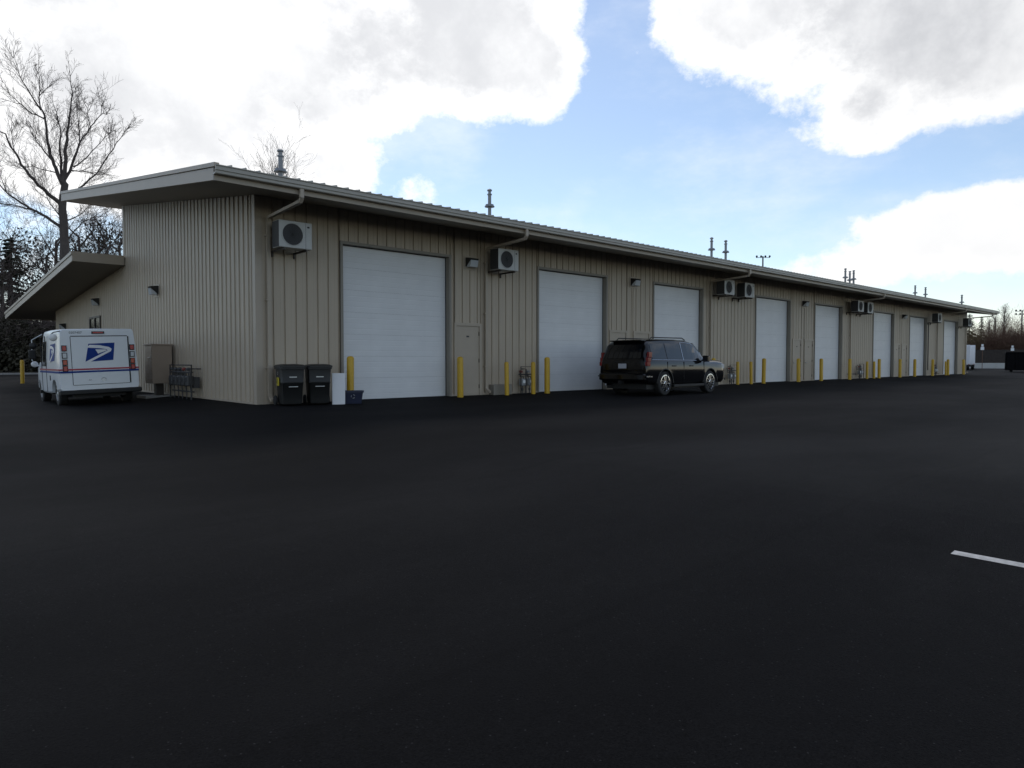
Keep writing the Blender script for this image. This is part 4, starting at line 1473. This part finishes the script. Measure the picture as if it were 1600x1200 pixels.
protos = []
for k_ in range(3):
    rg = random.Random(40 + k_)
    b_, t_, lv = MB(), MB(), MB()
    H_ = 12.0
    b_.tube([(0, 0, -.3), (.2, 0, 3), (.0, .2, 6), (.1, .1, 9)], [.26, .2, .15, .09], 7, caps=False)
    for i in range(11):
        a = i * 2.4 + k_
        z_ = 2.0 + i * .7
        d_ = Vector((math.cos(a) * .8, math.sin(a) * .8, .6)).normalized()
        L_ = rg.uniform(3.0, 5.2) * (1 - .04 * i)
        grow(b_, t_, Vector((.1, .1, z_)), d_, L_, .075, 1, 4, rg, .06, 4, .85, .8)
        for j in range(3):
            if rg.random() < (.42, .12, .28)[k_]:
                leaf_cloud(lv, rg, Vector((.1, .1, z_)) + d_ * L_ * rg.uniform(.3, .95), rg.uniform(.7, 1.3), 110, .10)
    protos.append((b_.mesh('trunk', 'bark', True, False), t_.mesh('crown', 'twig', fix=False), lv.mesh('foliage', 'ivy', fix=False)))
cf = []
for k_ in range(2):
    rg = random.Random(70 + k_)
    b_, lv = MB(), MB()
    b_.tube([(0, 0, -.3), (0, 0, 6), (0, 0, 12)], [.22, .14, .02], 7, caps=False)
    for i in range(34):
        z_ = .8 + i * .33
        R_ = (12 - z_) * .26 + .15
        for j in range(7):
            a = rg.random() * 6.283
            L_ = R_ * rg.uniform(.7, 1.15)
            e_ = Vector((math.cos(a) * L_, math.sin(a) * L_, z_ - L_ * .22))
            b_.tube([(0, 0, z_), tuple(e_)], [.02, .006], 3, caps=False)
            for q in range(7):
                f_ = .3 + .7 * q / 6
                p = Vector((0, 0, z_)).lerp(e_, f_)
                w_ = Vector((-math.sin(a), math.cos(a), 0)) * .34 * (1.15 - f_ * .7)
                dn = Vector((math.cos(a) * .22, math.sin(a) * .22, -.16))
                lv.add([p, p + w_ + dn, p + dn * 1.5], [(0, 1, 2)])
                lv.add([p, p + dn * 1.3, p - w_ + dn], [(0, 1, 2)])
    cf.append((b_.mesh('trunk', 'bark', True, False), lv.mesh('foliage', 'conifer', fix=False)))


def put_tree(name, lb, meshes, loc, s, rz, group):
    t = thing(name, lb, 'tree', loc, rz, group)
    t.scale = (s[0], s[0], s[1])
    for me_ in meshes:
        inst(me_.name.split('.')[0], me_, t)
    return t


WOODS = [((1.7, 62.1), 0, (1.06, 1.09), 'bushy dark tree at the left edge of the picture, beyond the lot'),
         ((5.4, 62.5), 0, (1.00, 1.22), 'leaf-flecked dark tree just left of the tall bare tree'),
         ((8.6, 64.8), 1, (1.19, 1.49), 'thin-leaved bare tree just right of the tall forked tree'),
         ((10.2, 61.5), 1, (1.00, 1.36), 'bare twiggy tree against the building edge above the low roof'),
         ((12.8, 68.4), 2, (1.19, 1.53), 'dark twiggy tree half hidden by the building end wall'),
         ((4.6, 81.1), 2, (1.62, 1.53), 'dark tree in the second row at far left behind the kerb'),
         ((9.1, 79.7), 0, (1.50, 1.66), 'dark leafy tree deep in the woods behind the tall forked tree'),
         ((14.0, 82), 2, (1.50, 1.73), 'dark tree deep in the woods nearest the building'),
         ((-1.5, 66.5), 0, (1.25, 1.20), 'dark leafy tree cut by the left picture edge')]
for i, ((x, y), k_, s_, lb) in enumerate(WOODS):
    put_tree('woodland_tree', lb, protos[k_], (x, y, .25), s_, i * 1.3, 'trees of the woods on the left')
put_tree('conifer_tree', 'dark conifer at far left among the bare woods', cf[0], (3.0, 67.0, .3), (1.3, 1.10), 0, 'conifers')
put_tree('conifer_tree', 'shorter dark conifer at the left edge in front of the woods', cf[1], (-.4, 62.8, .3), (1.2, .72), 1.0, 'conifers')


def shrub_mesh(seed, n, h_, r_, twig, nl=0, leafm='ivy'):
    rg_ = random.Random(seed)
    d0, tw_, lv_ = MB(), MB(), MB()
    for i in range(n):
        a = rg_.random() * 6.283
        p = Vector((math.cos(a) * r_ * .35 * rg_.random(), math.sin(a) * r_ * .35 * rg_.random(), -.1))
        d_ = Vector((math.cos(a) * rg_.uniform(.1, .75), math.sin(a) * rg_.uniform(.1, .75), 1)).normalized()
        grow(tw_, tw_, p, d_, h_ * rg_.uniform(.6, 1.0), h_ * .009, 2, 4, rg_, .05, 4, 1.0, .8)
    for i in range(nl):
        a = rg_.random() * 6.283
        q = r_ * math.sqrt(rg_.random())
        leaf_cloud(lv_, rg_, Vector((math.cos(a) * q, math.sin(a) * q, h_ * rg_.uniform(.08, .7))), h_ * .16, 70, .11)
    return tw_.mesh('stems', twig, fix=False), lv_


# undergrowth at the foot of the woods: one tangled mass
rg = random.Random(3)
ug = MB()
for i in range(480):
    x = rg.uniform(-14, 20)
    y = rg.uniform(52.5, 63)
    leaf_cloud(ug, rg, Vector((x, y, .3 + rg.uniform(.1, 1.0) * (1 + (y - 52) * .50))), rg.uniform(.9, 1.6), 80, .17)
o = ug.build('undergrowth', 'ivy', None, fix=False)
o['kind'] = 'stuff'
o['label'] = 'dark tangled undergrowth at the foot of the woods behind the kerb'
for i, (x, y, s_) in enumerate(((0.4, 57.0, 1.0), (2.6, 58, 1.15), (5.0, 57.6, .95), (7.5, 57.8, 1.1))):
    if i == 0:
        st_me, _ = shrub_mesh(21, 26, 5.0, 2.0, 'twig')
        lvm = MB()
        rg = random.Random(31)
        for _ in range(34):
            a, q = rg.random() * 6.283, 2.0 * math.sqrt(rg.random())
            leaf_cloud(lvm, rg, Vector((math.cos(a) * q, math.sin(a) * q, rg.uniform(.5, 4.2))), .8, 80, .12)
        lv_me = lvm.mesh('foliage', 'ivy', fix=False)
    t = thing('thicket_shrub', ('dark thicket shrub leftmost in front of the woods', 'taller dark thicket shrub second from the left picture edge', 'dark thicket shrub in front of the tall forked trunk', 'dark thicket shrub rightmost under the low rear roof edge')[i], 'shrub', (x, y, .15), i * 1.7, 'thicket shrubs in front of the woods')
    t.scale = (s_, s_, s_)
    inst('stems', st_me, t)
    inst('foliage', lv_me, t)

# ---------------------------------------------------------------- far right: hedge, poplars, fence, poles
hm = [shrub_mesh(90, 60, 5.6, 2.6, 'redtwig')[0], shrub_mesh(91, 60, 5.6, 2.6, 'redtwig')[0], shrub_mesh(92, 60, 5.2, 2.4, 'yelltwig')[0]]
HB = [(135.5, 19.5, 0, .95, 'reddish bare shrub nearest the building end in the far hedge'), (134.2, 16.8, 2, 1.10, 'yellowish bare shrub in the far hedge below the poplars'), (133.2, 14.4, 0, 1.12, 'reddish bare shrub in the far hedge right of the yellowish one'),
      (132.2, 12.0, 1, 1.10, 'reddish bare shrub in the far hedge above the low white wall'), (131.2, 9.8, 0, 1.08, 'reddish bare shrub in the far hedge left of the floodlight mast'), (130.4, 7.6, 1, 1.18, 'reddish bare shrub in the far hedge above the black container'),
      (129.6, 5.2, 0, 1.2, 'reddish bare shrub of the far hedge at the right picture edge'), (139, 12.5, 1, 1.22, 'taller reddish shrub in the second row of the far hedge'), (138, 8.0, 0, 1.3, 'tallest reddish shrub behind the hedge at right'), (140, 17, 1, 1.15, 'reddish shrub behind the yellowish one in the far hedge'), (130, 2.5, 1, 1.2, 'reddish bare shrub just past the right picture edge')]
for i, (x, y, k_, s_, lb) in enumerate(HB):
    t = thing('hedge_shrub', lb, 'shrub', (x, y, 0), i * 2.1, 'bare shrubs of the far hedge')
    t.scale = (s_ * .85, s_ * .85, s_)
    inst('stems', hm[k_], t)
put_tree('conifer_tree', 'dark conifer just right of the far building end', cf[1], (140.5, 19.4, 0), (1.05, .82), .4, 'conifers')
put_tree('conifer_tree', 'small dark conifer behind the far roof end beside the poplars', cf[0], (160.5, 22.2, 0), (.7, .86), 2.0, 'conifers')
rg = random.Random(8)
pb, pt_ = MB(), MB()
pb.tube([(0, 0, -.2), (.1, 0, 6), (0, .1, 12.5)], [.25, .15, .03], 7, caps=False)
for i in range(46):
    a = i * 2.4
    z_ = 1.5 + i * .22
    grow(pb, pt_, Vector((0, 0, z_)), Vector((math.cos(a) * .3, math.sin(a) * .3, 1)).normalized(), rg.uniform(2.4, 4.0) * (1 - .012 * i), .05, 2, 4, rg, .12, 3, .9, .45)
pme = (pb.mesh('trunk', 'bark', True, False), pt_.mesh('crown', 'twig', fix=False))
for i, (x, y, s_, lb) in enumerate(((185.0, 25.2, .92, 'slim bare poplar, left of the pair beyond the roof end'), (184.4, 23.3, 1.08, 'taller bare poplar, right of the pair beyond the roof end'), (184.8, 26.4, .85, 'lower bare poplar half behind the roof end'))):
    put_tree('poplar_tree', lb, pme, (x, y, 0), (s_ * 1.15, s_), i * 2.0, 'poplars')
# board fence in front of the hedge
fn = thing('board_fence', 'dark brown board fence in front of the far hedge', 'fence', (126.5, 24, 0))
for i in range(13):
    y_ = -i * 2.4
    fp = MB()
    for j in range(15):
        fp.box(-.012 + .008 * (j % 2), .012 + .008 * (j % 2), y_ - .16 * j - .155, y_ - .16 * j, .05, 2.9 + .02 * math.sin(i * 3 + j * 1.7))
    fp.build('fence_panel', 'fence', fn)
    MB().box(.03, .13, y_ - .05, y_ + .05, -.1, 3.0).build('fence_post', 'fence', fn)
# low pale wall
lw = thing('low_wall', 'low pale concrete wall in front of the far fence', 'wall', (112.5, 19.0, 0))
for i in range(7):
    MB().box(-.15, .15, -2.0 * i - 1.985, -2.0 * i, -.05, .78).build('wall_block', 'acwhite', lw, bevel=.02)


# ---- black roll-off container
rc = thing('waste_container', 'black steel waste container at the right picture edge', 'container', (78.1, .75, 0), R(-76))
MB().box(0, 5.6, -2.3, 0, .16, 1.92).build('tub', 'container', rc)
for i in range(9):
    MB().box(.05 + i * .67, .15 + i * .67, -2.39, -2.3, .16, 1.86).build('rib', 'container', rc)
for i in range(4):
    MB().box(-.09, 0, -2.2 + i * .68, -2.1 + i * .68, .16, 1.86).build('rib', 'container', rc)
MB().box(-.1, 5.7, -2.4, -2.28, 1.86, 1.97).box(-.1, 5.7, -.02, .1, 1.86, 1.97).box(-.1, .02, -2.28, -.02, 1.86, 1.97).box(5.58, 5.7, -2.28, -.02, 1.86, 1.97).build('rim', 'container', rc)
for x_ in (.4, 5.0):
    for y_ in (-2.1, -.3):
        MB().lathe([(.10, -.06), (.10, .06)], (x_, y_, .08), 'Y', 12).build('roller', 'container', rc)

# ---- white box trucks behind the building end, seen from the rear
for i, (x, y, hgt, lb) in enumerate(((86.5, 5.95, 2.95, 'white box truck parked tight behind the far building end, nearer one'), (93.6, 7.15, 3.05, 'white box truck parked behind the other one at the far building end'))):
    t = thing('box_truck', lb, 'truck', (x, y, 0), R(15), 'white trucks at the far building end')
    MB().box(0, 4.6, 0, 2.2, .62, hgt).build('cargo_box', 'white', t, bevel=.04)
    for j in range(2):
        d_ = MB().box(-.03, -.002, .06 + j * 1.05, 1.09 + j * 1.05, .72, hgt - .1).build('rear_door', 'white', t, bevel=.01)
        MB().tube([(-.06, .98 + j * .24, .8), (-.06, .98 + j * .24, hgt - .2)], .018, 6).build('lock_bar', 'galv', d_)
        MB().box(-.05, -.002, .05 + j * 2.0, .15 + j * 2.0, .66, .715).build('tail_light', 'lampred', t)
    MB().box(-.1, .02, .05, 2.15, .38, .55).build('bumper', 'plastic', t)
    MB().box(.2, 6.0, .5, 1.7, .45, .62).build('chassis', 'plastic', t)
    MB().hexa([(4.75, .1, .5), (6.5, .1, .5), (6.5, 2.1, .5), (4.75, 2.1, .5)], [(4.75, .15, 2.2), (5.6, .15, 2.2), (5.6, 2.05, 2.2), (4.75, 2.05, 2.2)]).build('cab', 'white', t, bevel=.08)
    for wx in (1.1, 5.5):
        for wy in (.18, 2.02):
            w_ = MB().lathe([(.2, -.13), (.40, -.13), (.43, -.1), (.43, .1), (.40, .13), (.2, .13)], axis='Y', n=20).build('wheel', 'tyre', t, smooth=True)
            w_.location = (wx, wy, .43)


# ---- signs and masts
def sign_post(x, y, lb):
    t = thing('sign_post', lb, 'sign', (x, y, 0), 0, 'small signs on thin posts')
    MB().tube([(0, 0, -.1), (0, 0, 3.2)], .035, 8).build('post', 'redtwig', t)
    MB().box(-.06, -.035, -.20, .20, 2.55, 2.95).build('sign_plate', 'foam', t)
    MB().box(-.06, -.035, -.13, .13, 3.0, 3.32).build('sign_plate', 'foam', t)


sign_post(101.6, 8.25, 'small white sign on a thin post above the low pale wall')
sign_post(114.3, 7.5, 'small white sign on a thin post above the black container')


def mast(x, y, h_, n, lb, rz):
    t = thing('floodlight_mast', lb, 'light pole', (x, y, 0), rz, 'sports floodlight masts')
    MB().tube([(0, 0, -.2), (0, 0, h_)], [.22, .12], 10).build('pole', 'pipe', t, smooth=True)
    for k_ in range(n):
        MB().box(-1.2, 1.2, -.04, .04, h_ - .28 - k_ * .75, h_ - .2 - k_ * .75).build('crossarm', 'pipe', t)
        for j in range(4):
            xx = -1.1 + j * .733
            MB().lathe([(.06, .05), (.10, -.05), (.18, -.16), (.18, -.19), (.16, -.19), (.09, -.06)], (xx, 0, h_ - .05 - k_ * .75), 'Y', 14).build('floodlight', 'pipe', t, smooth=True)


mast(176.1, 18.4, 12.1, 2, 'floodlight mast standing above the hedge at the right edge', R(-70))
mast(106.3, 41.9, 19.2, 1, 'floodlight mast head showing over the roof ridge beyond the building', R(-45))
